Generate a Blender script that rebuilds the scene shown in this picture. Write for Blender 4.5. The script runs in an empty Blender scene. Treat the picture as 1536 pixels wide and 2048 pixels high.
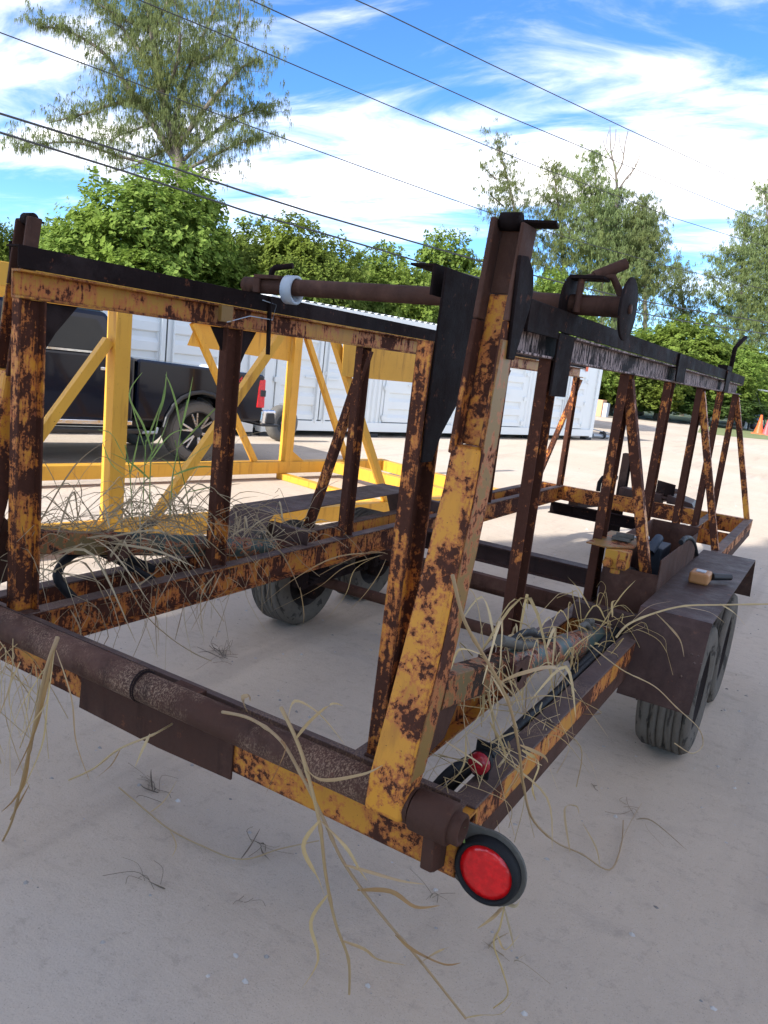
import bpy, bmesh, math, random
import numpy as np
from mathutils import Vector, Matrix, noise as mnoise

# ---------------------------------------------------------------- camera, world, sun, exposure
SC = bpy.context.scene
COL = SC.collection
R = math.radians
CAM = np.array([1.5812, -1.4859, 1.6212])
YAW, PITCH, ROLL, FPX = R(-30.258), R(10.949), R(6.489), 1530.19

def _axes():
    f = np.array([math.sin(YAW)*math.cos(PITCH), math.cos(YAW)*math.cos(PITCH), -math.sin(PITCH)])
    r = np.array([math.cos(YAW), -math.sin(YAW), 0.0])
    u = np.cross(r, f)
    return math.cos(ROLL)*r+math.sin(ROLL)*u, -math.sin(ROLL)*r+math.cos(ROLL)*u, f
AX_R, AX_U, AX_F = _axes()
cd = bpy.data.cameras.new("camera")
cam = bpy.data.objects.new("camera", cd)
COL.objects.link(cam)
M = Matrix.Identity(4)
for i in range(3):
    M[i][0], M[i][1], M[i][2], M[i][3] = AX_R[i], AX_U[i], -AX_F[i], CAM[i]
cam.matrix_world = M
cd.sensor_fit = 'VERTICAL'
cd.sensor_height = 36.0
cd.lens = FPX/2048*36.0
cd.clip_start, cd.clip_end = 0.05, 2000
SC.camera = cam

SUN_EL, SUN_AZ = R(31), math.atan2(-0.24, -0.97)      # azimuth measured from +Y towards +X
w = bpy.data.worlds.new("World")
SC.world = w
w.use_nodes = True
wn = w.node_tree
wn.nodes.clear()
def WN(t, **k):
    n = wn.nodes.new(t)
    for a, b in k.items(): setattr(n, a, b)
    return n
out = WN('ShaderNodeOutputWorld'); bg = WN('ShaderNodeBackground')
sky = WN('ShaderNodeTexSky', sky_type='NISHITA', sun_disc=False)
sky.sun_elevation, sky.sun_rotation = SUN_EL, SUN_AZ % (2*math.pi)
sky.altitude, sky.air_density, sky.dust_density, sky.ozone_density = 500, 0.7, 0.0, 5.0
bg.inputs['Strength'].default_value = 0.15
tc = WN('ShaderNodeTexCoord')
# thin cirrus laid out on a plane high above: direction / max(z, .05)
sep = WN('ShaderNodeSeparateXYZ'); wn.links.new(tc.outputs['Generated'], sep.inputs[0])
mx = WN('ShaderNodeMath', operation='MAXIMUM'); wn.links.new(sep.outputs['Z'], mx.inputs[0]); mx.inputs[1].default_value = 0.03
ad = WN('ShaderNodeMath', operation='ADD'); wn.links.new(mx.outputs[0], ad.inputs[0]); ad.inputs[1].default_value = 0.10
comb = WN('ShaderNodeCombineXYZ')
for i, a in enumerate('XY'):
    d = WN('ShaderNodeMath', operation='DIVIDE'); wn.links.new(sep.outputs[a], d.inputs[0]); wn.links.new(ad.outputs[0], d.inputs[1])
    wn.links.new(d.outputs[0], comb.inputs[i])
def wnoise(scale, detail, rough, rot, sc, loc=(0, 0, 0), dist=0.0):
    mp = WN('ShaderNodeMapping'); mp.inputs['Rotation'].default_value = (0, 0, rot); mp.inputs['Scale'].default_value = sc; mp.inputs['Location'].default_value = loc
    wn.links.new(comb.outputs[0], mp.inputs[0])
    n = WN('ShaderNodeTexNoise'); n.inputs['Scale'].default_value = scale; n.inputs['Detail'].default_value = detail
    n.inputs['Roughness'].default_value = rough; n.inputs['Distortion'].default_value = dist
    wn.links.new(mp.outputs[0], n.inputs['Vector'])
    return n.outputs['Fac']
big = wnoise(0.55, 2, 0.45, R(-30), (1.0, 1.5, 1), (4.2, 4.3, 0))
fib = wnoise(1.5, 10, 0.60, R(-25), (0.9, 1.9, 1), (19.6, 17.4, 0), 0.7)
def wmath(op, a, b):
    n = WN('ShaderNodeMath', operation=op)
    for i, v in enumerate((a, b)):
        if isinstance(v, (int, float)): n.inputs[i].default_value = v
        else: wn.links.new(v, n.inputs[i])
    return n.outputs[0]
den = wmath('ADD', wmath('MULTIPLY', big, 0.56), wmath('MULTIPLY', fib, 0.62))
ramp = WN('ShaderNodeMapRange'); ramp.interpolation_type = 'SMOOTHSTEP'
ramp.inputs['From Min'].default_value = 0.485; ramp.inputs['From Max'].default_value = 0.785
ramp.inputs['To Max'].default_value = 0.92
wn.links.new(den, ramp.inputs['Value'])
hs = WN('ShaderNodeHueSaturation'); hs.inputs['Saturation'].default_value = 1.12; hs.inputs['Value'].default_value = 0.53
wn.links.new(sky.outputs[0], hs.inputs['Color'])
mixc = WN('ShaderNodeMix', data_type='RGBA')
low = WN('ShaderNodeMapRange'); low.interpolation_type = 'SMOOTHSTEP'; low.inputs['From Min'].default_value = .07; low.inputs['From Max'].default_value = .20
low.inputs['To Min'].default_value = .12
wn.links.new(sep.outputs['Z'], low.inputs['Value'])
wn.links.new(wmath('MULTIPLY', ramp.outputs[0], low.outputs[0]), mixc.inputs['Factor'])
wn.links.new(hs.outputs[0], mixc.inputs['A'])
mixc.inputs['B'].default_value = (4.5, 4.2, 3.9, 1)
wn.links.new(mixc.outputs['Result'], bg.inputs['Color'])
wn.links.new(bg.outputs[0], out.inputs[0])

ld = bpy.data.lights.new("sun", 'SUN'); ld.energy = 2.0; ld.angle = R(0.5); ld.color = (1.0, 0.98, 0.94)
lo = bpy.data.objects.new("sun", ld); COL.objects.link(lo)
to_sun = Vector((math.sin(SUN_AZ)*math.cos(SUN_EL), math.cos(SUN_AZ)*math.cos(SUN_EL), math.sin(SUN_EL)))
lo.rotation_euler = to_sun.to_track_quat('Z', 'Y').to_euler()
lo.location = (0, -30, 40)

SC.view_settings.view_transform = 'Standard'
SC.view_settings.look = 'None'
SC.view_settings.exposure = 2.05
SC.view_settings.gamma = 1
SC.view_settings.use_curve_mapping = False
SC.render.engine = 'CYCLES'
SC.cycles.max_bounces = 8
SC.cycles.transparent_max_bounces = 8

# ---------------------------------------------------------------- measuring helpers (photo pixel -> point on a known plane)
def ray(q): return AX_F+AX_R*(q[0]-768)/FPX-AX_U*(q[1]-1024)/FPX
def onx(q, x): d = ray(q); return CAM+d*(x-CAM[0])/d[0]
def ony(q, y): d = ray(q); return CAM+d*(y-CAM[1])/d[1]
def onz(q, z=0.): d = ray(q); return CAM+d*(z-CAM[2])/d[2]
def dep(q, t): return CAM+ray(q)*t

# ---------------------------------------------------------------- mesh helpers
ORG = {}
class MB:
    def __init__(s): s.v = []; s.f = []; s.sm = []
    def add(s, vs, fs, smooth=False):
        b = len(s.v); s.v += [tuple(map(float, p)) for p in vs]
        s.f += [tuple(b+i for i in f) for f in fs]; s.sm += [smooth]*len(fs)
        return s
    def box(s, lo, hi):
        (a, b, c), (d, e, f) = lo, hi
        a, d = min(a, d), max(a, d); b, e = min(b, e), max(b, e); c, f = min(c, f), max(c, f)
        return s.add([(a,b,c),(d,b,c),(d,e,c),(a,e,c),(a,b,f),(d,b,f),(d,e,f),(a,e,f)],
              [(0,3,2,1),(4,5,6,7),(0,1,5,4),(1,2,6,5),(2,3,7,6),(3,0,4,7)])
    def hexa(s, lo4, hi4):
        return s.add(list(lo4)+list(hi4), [(0,3,2,1),(4,5,6,7),(0,1,5,4),(1,2,6,5),(2,3,7,6),(3,0,4,7)])
    def extr(s, prof, p0, p1, right):
        """closed profile [(a,b)], a along `right`, b along the third axis, swept p0 -> p1"""
        p0, p1 = Vector(p0), Vector(p1); t = (p1-p0).normalized(); r = Vector(right); r = (r-t*r.dot(t)).normalized(); u = t.cross(r)
        n = len(prof)
        vs = [p0+r*a+u*b for a, b in prof]+[p1+r*a+u*b for a, b in prof]
        fs = [(i, (i+1) % n, n+(i+1) % n, n+i) for i in range(n)]
        b = len(s.v)
        s.add(vs, fs)
        s.add(vs[:n], [tuple(reversed(range(n)))]); s.add(vs[n:], [tuple(range(n))])
        return s
    def bar(s, p0, p1, w, h, right=(1, 0, 0)):
        return s.extr([(-w/2,-h/2),(w/2,-h/2),(w/2,h/2),(-w/2,h/2)], p0, p1, right)
    def chan(s, p0, p1, right, w, d, t=0.007):
        """C channel: web at a=0, flanges run to a=d; height w centred"""
        return s.extr([(0,-w/2),(d,-w/2),(d,-w/2+t),(t,-w/2+t),(t,w/2-t),(d,w/2-t),(d,w/2),(0,w/2)], p0, p1, right)
    def ang(s, p0, p1, right, a, b, t=0.006):
        return s.extr([(0,0),(a,0),(a,t),(t,t),(t,b),(0,b)], p0, p1, right)
    def tube(s, pts, rad, seg=10, cap=True, smooth=True):
        pts = [Vector(p) for p in pts]; n = len(pts)
        if not hasattr(rad, '__len__'): rad = [rad]*n
        up = None; rings = []
        for i, p in enumerate(pts):
            t = (pts[min(i+1, n-1)]-pts[max(i-1, 0)])
            if t.length < 1e-9: t = Vector((0, 0, 1))
            t.normalize()
            if up is None: up = Vector((0, 0, 1)) if abs(t.z) < .9 else Vector((1, 0, 0))
            a = t.cross(up)
            if a.length < 1e-6: a = t.cross(Vector((0, 1, 0)))
            a.normalize(); up = a.cross(t)
            rings.append([p+(a*math.cos(2*math.pi*k/seg)+up*math.sin(2*math.pi*k/seg))*rad[i] for k in range(seg)])
        vs = [v for r in rings for v in r]
        fs = [(i*seg+k, i*seg+(k+1) % seg, (i+1)*seg+(k+1) % seg, (i+1)*seg+k) for i in range(n-1) for k in range(seg)]
        s.add(vs, fs, smooth)
        if cap:
            s.add(rings[0], [tuple(range(seg))]); s.add(rings[-1], [tuple(reversed(range(seg)))])
        return s
    def lathe(s, prof, c, axis, seg=24, closed=False, smooth=True):
        """prof [(along, radius)]"""
        ax = Vector(axis).normalized(); a = ax.orthogonal().normalized(); b = ax.cross(a); c = Vector(c); n = len(prof)
        vs = [c+ax*h+(a*math.cos(2*math.pi*k/seg)+b*math.sin(2*math.pi*k/seg))*r for h, r in prof for k in range(seg)]
        m = n if closed else n-1
        fs = [(i*seg+k, i*seg+(k+1) % seg, ((i+1) % n)*seg+(k+1) % seg, ((i+1) % n)*seg+k) for i in range(m) for k in range(seg)]
        return s.add(vs, fs, smooth)
    def plate(s, poly, thick):
        """flat polygon in 3D given a thickness vector"""
        n = len(poly); th = Vector(thick); a = [Vector(p) for p in poly]; b = [p+th for p in a]
        s.add(a+b, [(i, (i+1) % n, n+(i+1) % n, n+i) for i in range(n)]+[tuple(reversed(range(n))), tuple(range(n, 2*n))])
        return s
    def sheet(s, a, b, c, d): return s.add([a, b, c, d], [(0, 1, 2, 3)])
    def build(s, name, mat, parent=None, bevel=0.0, label=None, origin=None, fix=True):
        o0 = np.array(origin if origin is not None else (ORG[parent.name] if parent is not None else (0, 0, 0)), float)
        me = bpy.data.meshes.new(name)
        me.from_pydata([tuple(np.array(p)-o0) for p in s.v], [], s.f)
        me.polygons.foreach_set('use_smooth', s.sm)
        if mat is not None: me.materials.append(mat)
        if fix and len(s.f) < 20000:
            bm = bmesh.new(); bm.from_mesh(me); bmesh.ops.recalc_face_normals(bm, faces=bm.faces); bm.to_mesh(me); bm.free()
        o = bpy.data.objects.new(name, me); COL.objects.link(o)
        if parent is not None: o.parent = parent
        else: o.location = o0
        ORG[o.name] = o0
        if bevel:
            b = o.modifiers.new('bevel', 'BEVEL'); b.width = bevel; b.segments = 2; b.limit_method = 'ANGLE'; b.angle_limit = R(40)
        if label: o['label'] = label
        return o

def tag(o, label=None, cat=None, group=None, kind=None):
    for k, v in (('label', label), ('category', cat), ('group', group), ('kind', kind)):
        if v: o[k] = v
    return o
def thing(name, label, cat, loc=(0, 0, 0), group=None):
    o = bpy.data.objects.new(name, None); COL.objects.link(o); o.location = loc; o.empty_display_size = .1
    ORG[o.name] = np.array(loc, float)
    return tag(o, label, cat, group)
def dup(o, parent=None):
    c = o.copy(); COL.objects.link(c)
    if parent is not None: c.parent = parent
    for ch in [k for k in ALLCH.get(o.name, [])]: dup(ch, c)
    return c
ALLCH = {}
def index_children():
    ALLCH.clear()
    for o in bpy.data.objects:
        if o.parent is not None: ALLCH.setdefault(o.parent.name, []).append(o)

# ---------------------------------------------------------------- materials
class NT:
    def __init__(s, name):
        s.m = bpy.data.materials.new(name); s.m.use_nodes = True; s.t = s.m.node_tree
        s.b = s.t.nodes['Principled BSDF']; s.out = s.t.nodes['Material Output']; s._c = None
    def n(s, t, **k):
        x = s.t.nodes.new(t)
        for a, b in k.items(): setattr(x, a, b)
        return x
    def put(s, inp, v):
        if hasattr(v, 'is_output') or isinstance(v, bpy.types.NodeSocket): s.t.links.new(v, inp)
        elif isinstance(v, tuple) and len(v) == 3 and inp.type == 'RGBA': inp.default_value = (*v, 1)
        else: inp.default_value = v
    def coord(s):
        if s._c is None: s._c = s.n('ShaderNodeTexCoord').outputs['Object']
        return s._c
    def noise(s, scale, detail=6, rough=.6, sc=(1, 1, 1), loc=(0, 0, 0), dist=0.0, vec=None):
        mp = s.n('ShaderNodeMapping'); mp.inputs['Scale'].default_value = sc; mp.inputs['Location'].default_value = loc
        s.t.links.new(vec or s.coord(), mp.inputs[0])
        x = s.n('ShaderNodeTexNoise'); s.t.links.new(mp.outputs[0], x.inputs['Vector'])
        x.inputs['Scale'].default_value = scale; x.inputs['Detail'].default_value = detail; x.inputs['Roughness'].default_value = rough
        x.inputs['Distortion'].default_value = dist
        return x.outputs['Fac']
    def voro(s, scale, feature='F1', sc=(1, 1, 1)):
        mp = s.n('ShaderNodeMapping'); mp.inputs['Scale'].default_value = sc; s.t.links.new(s.coord(), mp.inputs[0])
        x = s.n('ShaderNodeTexVoronoi', feature=feature); s.t.links.new(mp.outputs[0], x.inputs['Vector']); x.inputs['Scale'].default_value = scale
        return x
    def math(s, op, a, b=0.0, c=None):
        x = s.n('ShaderNodeMath', operation=op); s.put(x.inputs[0], a); s.put(x.inputs[1], b)
        if c is not None: s.put(x.inputs[2], c)
        return x.outputs[0]
    def step(s, v, a, b, lo=0.0, hi=1.0):
        x = s.n('ShaderNodeMapRange'); x.interpolation_type = 'SMOOTHSTEP'
        s.put(x.inputs['Value'], v); x.inputs['From Min'].default_value = a; x.inputs['From Max'].default_value = b
        x.inputs['To Min'].default_value = lo; x.inputs['To Max'].default_value = hi
        return x.outputs[0]
    def mix(s, f, a, b):
        x = s.n('ShaderNodeMix', data_type='RGBA'); s.put(x.inputs['Factor'], f); s.put(x.inputs['A'], a); s.put(x.inputs['B'], b)
        return x.outputs['Result']
    def bump(s, h, strength=.5, dist=.01, nrm=None):
        x = s.n('ShaderNodeBump'); s.put(x.inputs['Height'], h); x.inputs['Strength'].default_value = strength; x.inputs['Distance'].default_value = dist
        if nrm is not None: s.t.links.new(nrm, x.inputs['Normal'])
        return x.outputs['Normal']
    def fin(s, col=None, rough=None, metal=None, nrm=None, spec=None):
        if col is not None: s.put(s.b.inputs['Base Color'], col)
        if rough is not None: s.put(s.b.inputs['Roughness'], rough)
        if metal is not None: s.put(s.b.inputs['Metallic'], metal)
        if spec is not None: s.put(s.b.inputs['Specular IOR Level'], spec)
        if nrm is not None: s.t.links.new(nrm, s.b.inputs['Normal'])
        return s.m

def plain(name, col, rough=.6, metal=0.0, var=.25, bump=.0, scale=20, spec=.5):
    t = NT(name); f = t.noise(scale, 6, .65)
    c = t.mix(f, tuple(max(0, x*(1-var)) for x in col), tuple(min(1, x*(1+var)) for x in col))
    return t.fin(c, t.step(f, .3, .7, max(.05, rough-.1), min(1, rough+.1)), metal, t.bump(t.noise(scale*6, 5, .7), bump, .004) if bump else None, spec)

def painted_rust(name, thr, paint=(0.66, 0.285, 0.03), seed=0.0, ring=.06, brown=((0.036, 0.015, 0.010), (0.105, 0.042, 0.027)), scale=7.0, streak=.22, edge=.07, patch=.45):
    """chipped yellow paint over orange primer over brown rust; thr lower = more rust"""
    t = NT(name)
    n1 = t.noise(scale, 11, .66, loc=(seed, seed*1.7, 3.1), dist=.3)
    n2 = t.noise(scale*5.5, 8, .7, loc=(9.1, seed, 2.0))
    n3 = t.noise(scale*1.9, 6, .6, sc=(3.6, 3.6, .5), loc=(seed*2, 1.3, 0))
    h = t.math('ADD', t.math('ADD', t.math('MULTIPLY', n1, .55-streak*.3), t.math('MULTIPLY', n2, .45-streak*.4)), t.math('MULTIPLY', n3, streak*.7))
    bv = t.n('ShaderNodeBevel', samples=3); bv.inputs['Radius'].default_value = .011
    dt = t.n('ShaderNodeVectorMath', operation='DOT_PRODUCT'); ge = t.n('ShaderNodeNewGeometry')
    t.t.links.new(bv.outputs[0], dt.inputs[0]); t.t.links.new(ge.outputs['Normal'], dt.inputs[1])
    h = t.math('ADD', h, t.math('MULTIPLY', t.math('SUBTRACT', t.noise(scale*.33, 4, .55, sc=(1, 1, .7), loc=(seed*.7, 4.0, seed)), .5), patch))
    h = t.math('ADD', h, t.math('MULTIPLY', t.step(dt.outputs['Value'], .995, .80), edge))
    chip = t.step(h, thr, thr+.045)
    halo = t.step(h, thr-ring, thr+.01)
    spot = t.step(t.noise(scale*14, 3, .5, loc=(2, 7, seed)), .70, .74)
    dirt = t.noise(2.6, 5, .6, loc=(seed, 0, 5))
    pn = t.mix(dirt, tuple(c*.72 for c in paint), tuple(min(1, c*1.12) for c in paint))
    stain = t.step(t.noise(4, 6, .6, sc=(4, 4, .45), loc=(0, seed, 1)), .52, .72)
    pn = t.mix(t.math('MULTIPLY', stain, .55), pn, (0.30, 0.115, 0.022))
    orange = t.mix(n2, (0.34, 0.075, 0.018), (0.56, 0.17, 0.05))
    c = t.mix(t.math('MULTIPLY', halo, .85), pn, orange)
    bn = t.mix(t.noise(38, 8, .75, loc=(seed, 2, 2)), brown[0], brown[1])
    flake = t.step(t.noise(16, 7, .7, loc=(seed+4, 2, 8)), .60, .66)
    bn = t.mix(t.math('MULTIPLY', flake, .75), bn, (0.36, 0.115, 0.05))
    c = t.mix(chip, c, bn)
    c = t.mix(spot, c, brown[0])
    rough = t.step(chip, 0, 1, .5, .88)
    hh = t.math('ADD', t.math('MULTIPLY', chip, -.5), t.math('MULTIPLY', t.noise(120, 6, .7), t.math('ADD', t.math('MULTIPLY', chip, .5), .06)))
    return t.fin(c, rough, 0, t.bump(hh, .55, .003), t.step(chip, 0, 1, .3, .1))

def brown_rust(name, a=(0.036, 0.017, 0.012), b=(0.105, 0.050, 0.034), tan=0.0, seed=0.0, rough=.8, spec=.15):
    t = NT(name)
    n = t.noise(9, 10, .7, loc=(seed, 1, 2)); f = t.noise(70, 6, .75, loc=(1, seed, 2))
    c = t.mix(t.math('ADD', t.math('MULTIPLY', n, .6), t.math('MULTIPLY', f, .4)), a, b)
    fl = t.step(t.noise(22, 9, .72, loc=(seed, 6, 1)), .61, .66)
    c = t.mix(t.math('MULTIPLY', fl, .4), c, (0.22, 0.075, 0.035))
    if tan:
        tn = t.math('MULTIPLY', t.step(t.noise(260, 5, .7, sc=(1, .6, .6), loc=(3, seed, 0)), .46, .62), t.step(t.noise(3.2, 6, .65, loc=(seed, 8, 0)), .46, .60))
        c = t.mix(tn, c, (0.27, 0.175, 0.115))
    st = t.step(t.noise(5, 7, .65, sc=(3, 3, .5), loc=(seed, 3, 3)), .50, .68); c = t.mix(t.math('MULTIPLY', st, .45), c, tuple(x*.5 for x in a))
    du = t.step(t.noise(2.2, 8, .7, loc=(seed, 9, 4)), .50, .66); c = t.mix(t.math('MULTIPLY', du, .30), c, tuple(min(1, x*1.9+.02) for x in b))
    hh = t.math('ADD', t.math('MULTIPLY', f, .6), t.math('MULTIPLY', n, .6))
    return t.fin(c, t.step(n, .3, .7, rough-.14, rough+.1), 0, t.bump(hh, .6, .004), spec)

def scratched(name):
    t = NT(name)
    s1 = t.noise(20, 5, .7, sc=(5, 5, .8)); lo = t.noise(3.0, 5, .6)
    m = t.math('MULTIPLY', t.step(s1, .47, .53), t.step(lo, .36, .46))
    base = t.mix(t.noise(30, 8, .7), (0.010, 0.008, 0.009), (0.035, 0.022, 0.019))
    c = t.mix(t.math('MULTIPLY', m, .85), base, (0.46, 0.34, 0.31))
    return t.fin(c, .75, 0, t.bump(s1, .4, .003), .1)

MAT = {}
MAT['arm'] = painted_rust('arm paint', .487, scale=13.0, ring=.055, streak=.12, patch=.62)
MAT['post'] = painted_rust('post paint', .465, seed=3.3, scale=14, streak=.38, edge=.10)
MAT['postbad'] = painted_rust('upright paint', .40, seed=5.1, scale=14, streak=.38, edge=.05, patch=.6)
MAT['railp'] = painted_rust('rail paint', .487, seed=8.2, scale=9, streak=.42, edge=.10, paint=(0.52, 0.225, 0.025))
MAT['beam'] = painted_rust('beam paint', .485, seed=1.9, scale=11, edge=.10, streak=.15, paint=(0.60, 0.26, 0.03))
MAT['uprail'] = painted_rust('upper rail paint', .515, seed=12.2, scale=8, streak=.42, edge=.09, paint=(0.48, 0.24, 0.028))
MAT['cream'] = painted_rust('dull ochre shelf and shaded side', .545, seed=15.2, scale=6, streak=.15, ring=.03, paint=(0.24, 0.135, 0.035))  # shelf and tab paint; on the arm's side this darker tone stands for shade
MAT['lug'] = painted_rust('dark olive lug paint', .50, seed=17.2, scale=7, ring=.02, paint=(0.15, 0.105, 0.04), brown=((.025, .018, .013), (.06, .04, .03)))
MAT['brown'] = brown_rust('brown rust')
MAT['tubeb'] = brown_rust('pipe rust', tan=.42, seed=2.0)
MAT['purple'] = brown_rust('smooth rust sheet', a=(0.036, 0.020, 0.016), b=(0.075, 0.041, 0.033), seed=6.0, rough=.55, spec=.2)
MAT['dark'] = brown_rust('black rust', a=(0.007, 0.005, 0.005), b=(0.022, 0.013, 0.012), seed=4.0, spec=.06)
MAT['flange'] = brown_rust('worn flange', a=(0.055, 0.036, 0.032), b=(0.15, 0.10, 0.085), tan=.5, seed=7.0, rough=.62)
MAT['scr'] = scratched('scratched rail')
MAT['green'] = painted_rust('green cylinder paint', .53, paint=(0.036, 0.062, 0.052), seed=21., scale=9, ring=.03, streak=.1)
MAT['rubber'] = plain('black hose rubber', (0.012, 0.012, 0.013), .6, bump=.2, scale=40, spec=.2)
t = NT('weathered tyre'); a_ = t.noise(14, 9, .72); b_ = t.noise(60, 6, .75, sc=(1.6, .5, .5)); c_ = t.step(t.noise(22, 4, .6, sc=(2.2, .35, .35)), .56, .62)
c = t.mix(t.math('ADD', t.math('MULTIPLY', a_, .5), t.math('MULTIPLY', b_, .5)), (0.066, 0.056, 0.046), (0.19, 0.16, 0.128)); c = t.mix(t.math('MULTIPLY', c_, .7), c, (0.025, 0.022, 0.02))
MAT['tyre'] = t.fin(c, .95, 0, t.bump(t.math('ADD', b_, t.math('MULTIPLY', c_, -.7)), .8, .006), .15)
MAT['tyre2'] = plain('lightened off road tyre', (0.12, 0.112, 0.10), .88, var=.3, bump=.5, scale=25)  # grey lifted so the colour carries sunlight on the pickup's tread
MAT['hub'] = brown_rust('wheel hub rust', a=(0.012, 0.01, 0.01), b=(0.04, 0.028, 0.024), seed=9.)
MAT['greyp'] = plain('grey plastic', (0.42, 0.46, 0.50), .5, var=.15)
MAT['greyfit'] = plain('grey hose fitting', (0.105, 0.095, 0.08), .7, var=.4, scale=60, spec=.25)
MAT['amber'] = plain('weathered amber block', (0.42, 0.19, 0.065), .55, var=.25)
MAT['white'] = plain('container white', (0.74, 0.77, 0.76), .45, var=.06, scale=2)
MAT['gap'] = plain('near black', (0.02, 0.022, 0.025), .7)
MAT['yellow'] = painted_rust('bright yellow paint', .66, paint=(0.72, 0.37, 0.045), seed=31., scale=7, ring=.02, streak=.2, edge=.02)
MAT['navy'] = None
MAT['chrome'] = plain('chrome', (0.75, 0.76, 0.78), .15, 1.0, var=.05)
MAT['alloy'] = plain('machined alloy', (0.62, 0.62, 0.63), .3, .8, var=.1)
MAT['blackp'] = plain('black plastic', (0.018, 0.018, 0.02), .45)
MAT['redl'] = None
t = NT('navy car paint'); t.fin(t.mix(t.noise(1.5, 3, .5), (0.002, 0.004, 0.012), (0.003, 0.006, 0.017)), .15, .0, spec=.3)
t.b.inputs['Coat Weight'].default_value = .35; t.b.inputs['Coat Roughness'].default_value = .05; MAT['navy'] = t.m
t = NT('dark window glass'); t.fin((0.006, 0.007, 0.008), .04, 0, spec=.35); MAT['glass'] = t.m
def lens(name, c):
    t = NT(name); vo = t.voro(70); cell = vo.outputs['Distance']
    col = t.mix(t.step(t.noise(45, 4, .6), .4, .62), tuple(x*.8 for x in c), c)
    t.fin(col, .22, 0, t.bump(cell, .5, .003), .5)
    t.b.inputs['Coat Weight'].default_value = .15
    t.b.inputs['Subsurface Weight'].default_value = .0
    return t.m
MAT['redl'] = lens('red lens', (0.78, 0.008, 0.010))
MAT['redd'] = lens('dark red lens', (0.36, 0.012, 0.02))
t = NT('bark'); bn = t.noise(12, 8, .7, sc=(2, 2, .4)); MAT['bark'] = t.fin(t.mix(bn, (0.07, 0.055, 0.042), (0.22, 0.185, 0.15)), .9, 0, t.bump(bn, .6, .03))
def leafmat(name, c0, c1, c2, trans=.35, rough=.5):
    t = NT(name)
    g = t.n('ShaderNodeNewGeometry').outputs['Random Per Island']
    oi = t.n('ShaderNodeObjectInfo').outputs['Random']
    f = t.noise(.6, 4, .6)
    col = t.mix(g, c0, c1); col = t.mix(t.step(f, .45, .65), col, c2)
    hsv = t.n('ShaderNodeHueSaturation'); t.put(hsv.inputs['Color'], col)
    t.put(hsv.inputs['Value'], t.step(oi, 0, 1, .85, 1.15)); t.put(hsv.inputs['Hue'], t.step(oi, 0, 1, .492, .508))
    col = hsv.outputs[0]
    t.fin(col, rough, 0, spec=.15)
    tr = t.n('ShaderNodeBsdfTranslucent'); t.put(tr.inputs['Color'], col)
    ms = t.n('ShaderNodeMixShader'); ms.inputs[0].default_value = trans
    t.t.links.new(t.b.outputs[0], ms.inputs[1]); t.t.links.new(tr.outputs[0], ms.inputs[2]); t.t.links.new(ms.outputs[0], t.out.inputs['Surface'])
    return t.m
MAT['leaf'] = leafmat('broad leaves', (0.11, 0.175, 0.03), (0.27, 0.345, 0.075), (0.21, 0.28, 0.045), .45, .8)
MAT['leafd'] = leafmat('hedge leaves', (0.05, 0.09, 0.022), (0.12, 0.19, 0.045), (0.08, 0.14, 0.032), .3)
MAT['needle'] = leafmat('drooping needles', (0.13, 0.17, 0.06), (0.27, 0.32, 0.135), (0.22, 0.25, 0.085), .5, .8)
MAT['straw'] = leafmat('dry straw', (0.40, 0.275, 0.13), (0.62, 0.46, 0.27), (0.50, 0.34, 0.15), .25, .6)
MAT['straw2'] = leafmat('grey dry straw', (0.25, 0.175, 0.10), (0.54, 0.42, 0.27), (0.38, 0.28, 0.17), .2, .7)
MAT['twig'] = leafmat('dark dead stems', (0.11, 0.085, 0.06), (0.27, 0.21, 0.15), (0.19, 0.145, 0.105), .1, .9)
MAT['reed'] = leafmat('green reed', (0.16, 0.25, 0.06), (0.32, 0.42, 0.13), (0.24, 0.32, 0.1), .35)
MAT['brownleaf'] = leafmat('brown dry blade', (0.25, 0.14, 0.06), (0.44, 0.27, 0.12), (0.34, 0.2, 0.08), .2, .6)
MAT['lawn'] = leafmat('short grass', (0.10, 0.16, 0.035), (0.20, 0.27, 0.07), (0.14, 0.2, 0.05), .2)
MAT['cable'] = plain('cable', (0.03, 0.03, 0.032), .6)
MAT['cone'] = plain('cone orange', (0.75, 0.13, 0.03), .5)
MAT['conep'] = plain('cone faded red', (0.75, 0.10, 0.10), .5)
MAT['steelblue'] = plain('blue grey painted tank', (0.10, 0.15, 0.22), .4)
MAT['boxblue'] = plain('dark blue fitting', (0.03, 0.042, 0.06), .6)
MAT['steel'] = plain('galvanised steel', (0.35, 0.37, 0.38), .4, .6)
MAT['crate'] = plain('pale orange board', (0.55, 0.30, 0.16), .7)
MAT['darksteel'] = plain('dark gate steel', (0.02, 0.022, 0.024), .5)

t = NT('sandy ground')
n0 = t.noise(.22, 5, .6); n1 = t.noise(1.3, 8, .62, loc=(3, 1, 0)); n2 = t.noise(9, 8, .68); n3 = t.noise(95, 5, .7); n4 = t.noise(4.0, 7, .65, sc=(.5, 1.6, 1), loc=(8, 2, 0))
c = t.mix(t.math('ADD', t.math('MULTIPLY', n1, .55), t.math('MULTIPLY', n2, .45)), (0.47, 0.375, 0.28), (0.63, 0.515, 0.39))
c = t.mix(t.step(n0, .42, .62), c, (0.58, 0.49, 0.39))
c = t.mix(t.math('MULTIPLY', t.step(n4, .56, .70), .42), c, (0.39, 0.32, 0.25))
c = t.mix(t.math('MULTIPLY', t.step(n3, .60, .70), .45), c, (0.52, 0.47, 0.42))
c = t.mix(t.math('MULTIPLY', t.step(n3, .40, .32), .4), c, (0.22, 0.19, 0.17))
sp = t.step(t.noise(34, 3, .5, loc=(5, 5, 0)), .745, .765)
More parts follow.
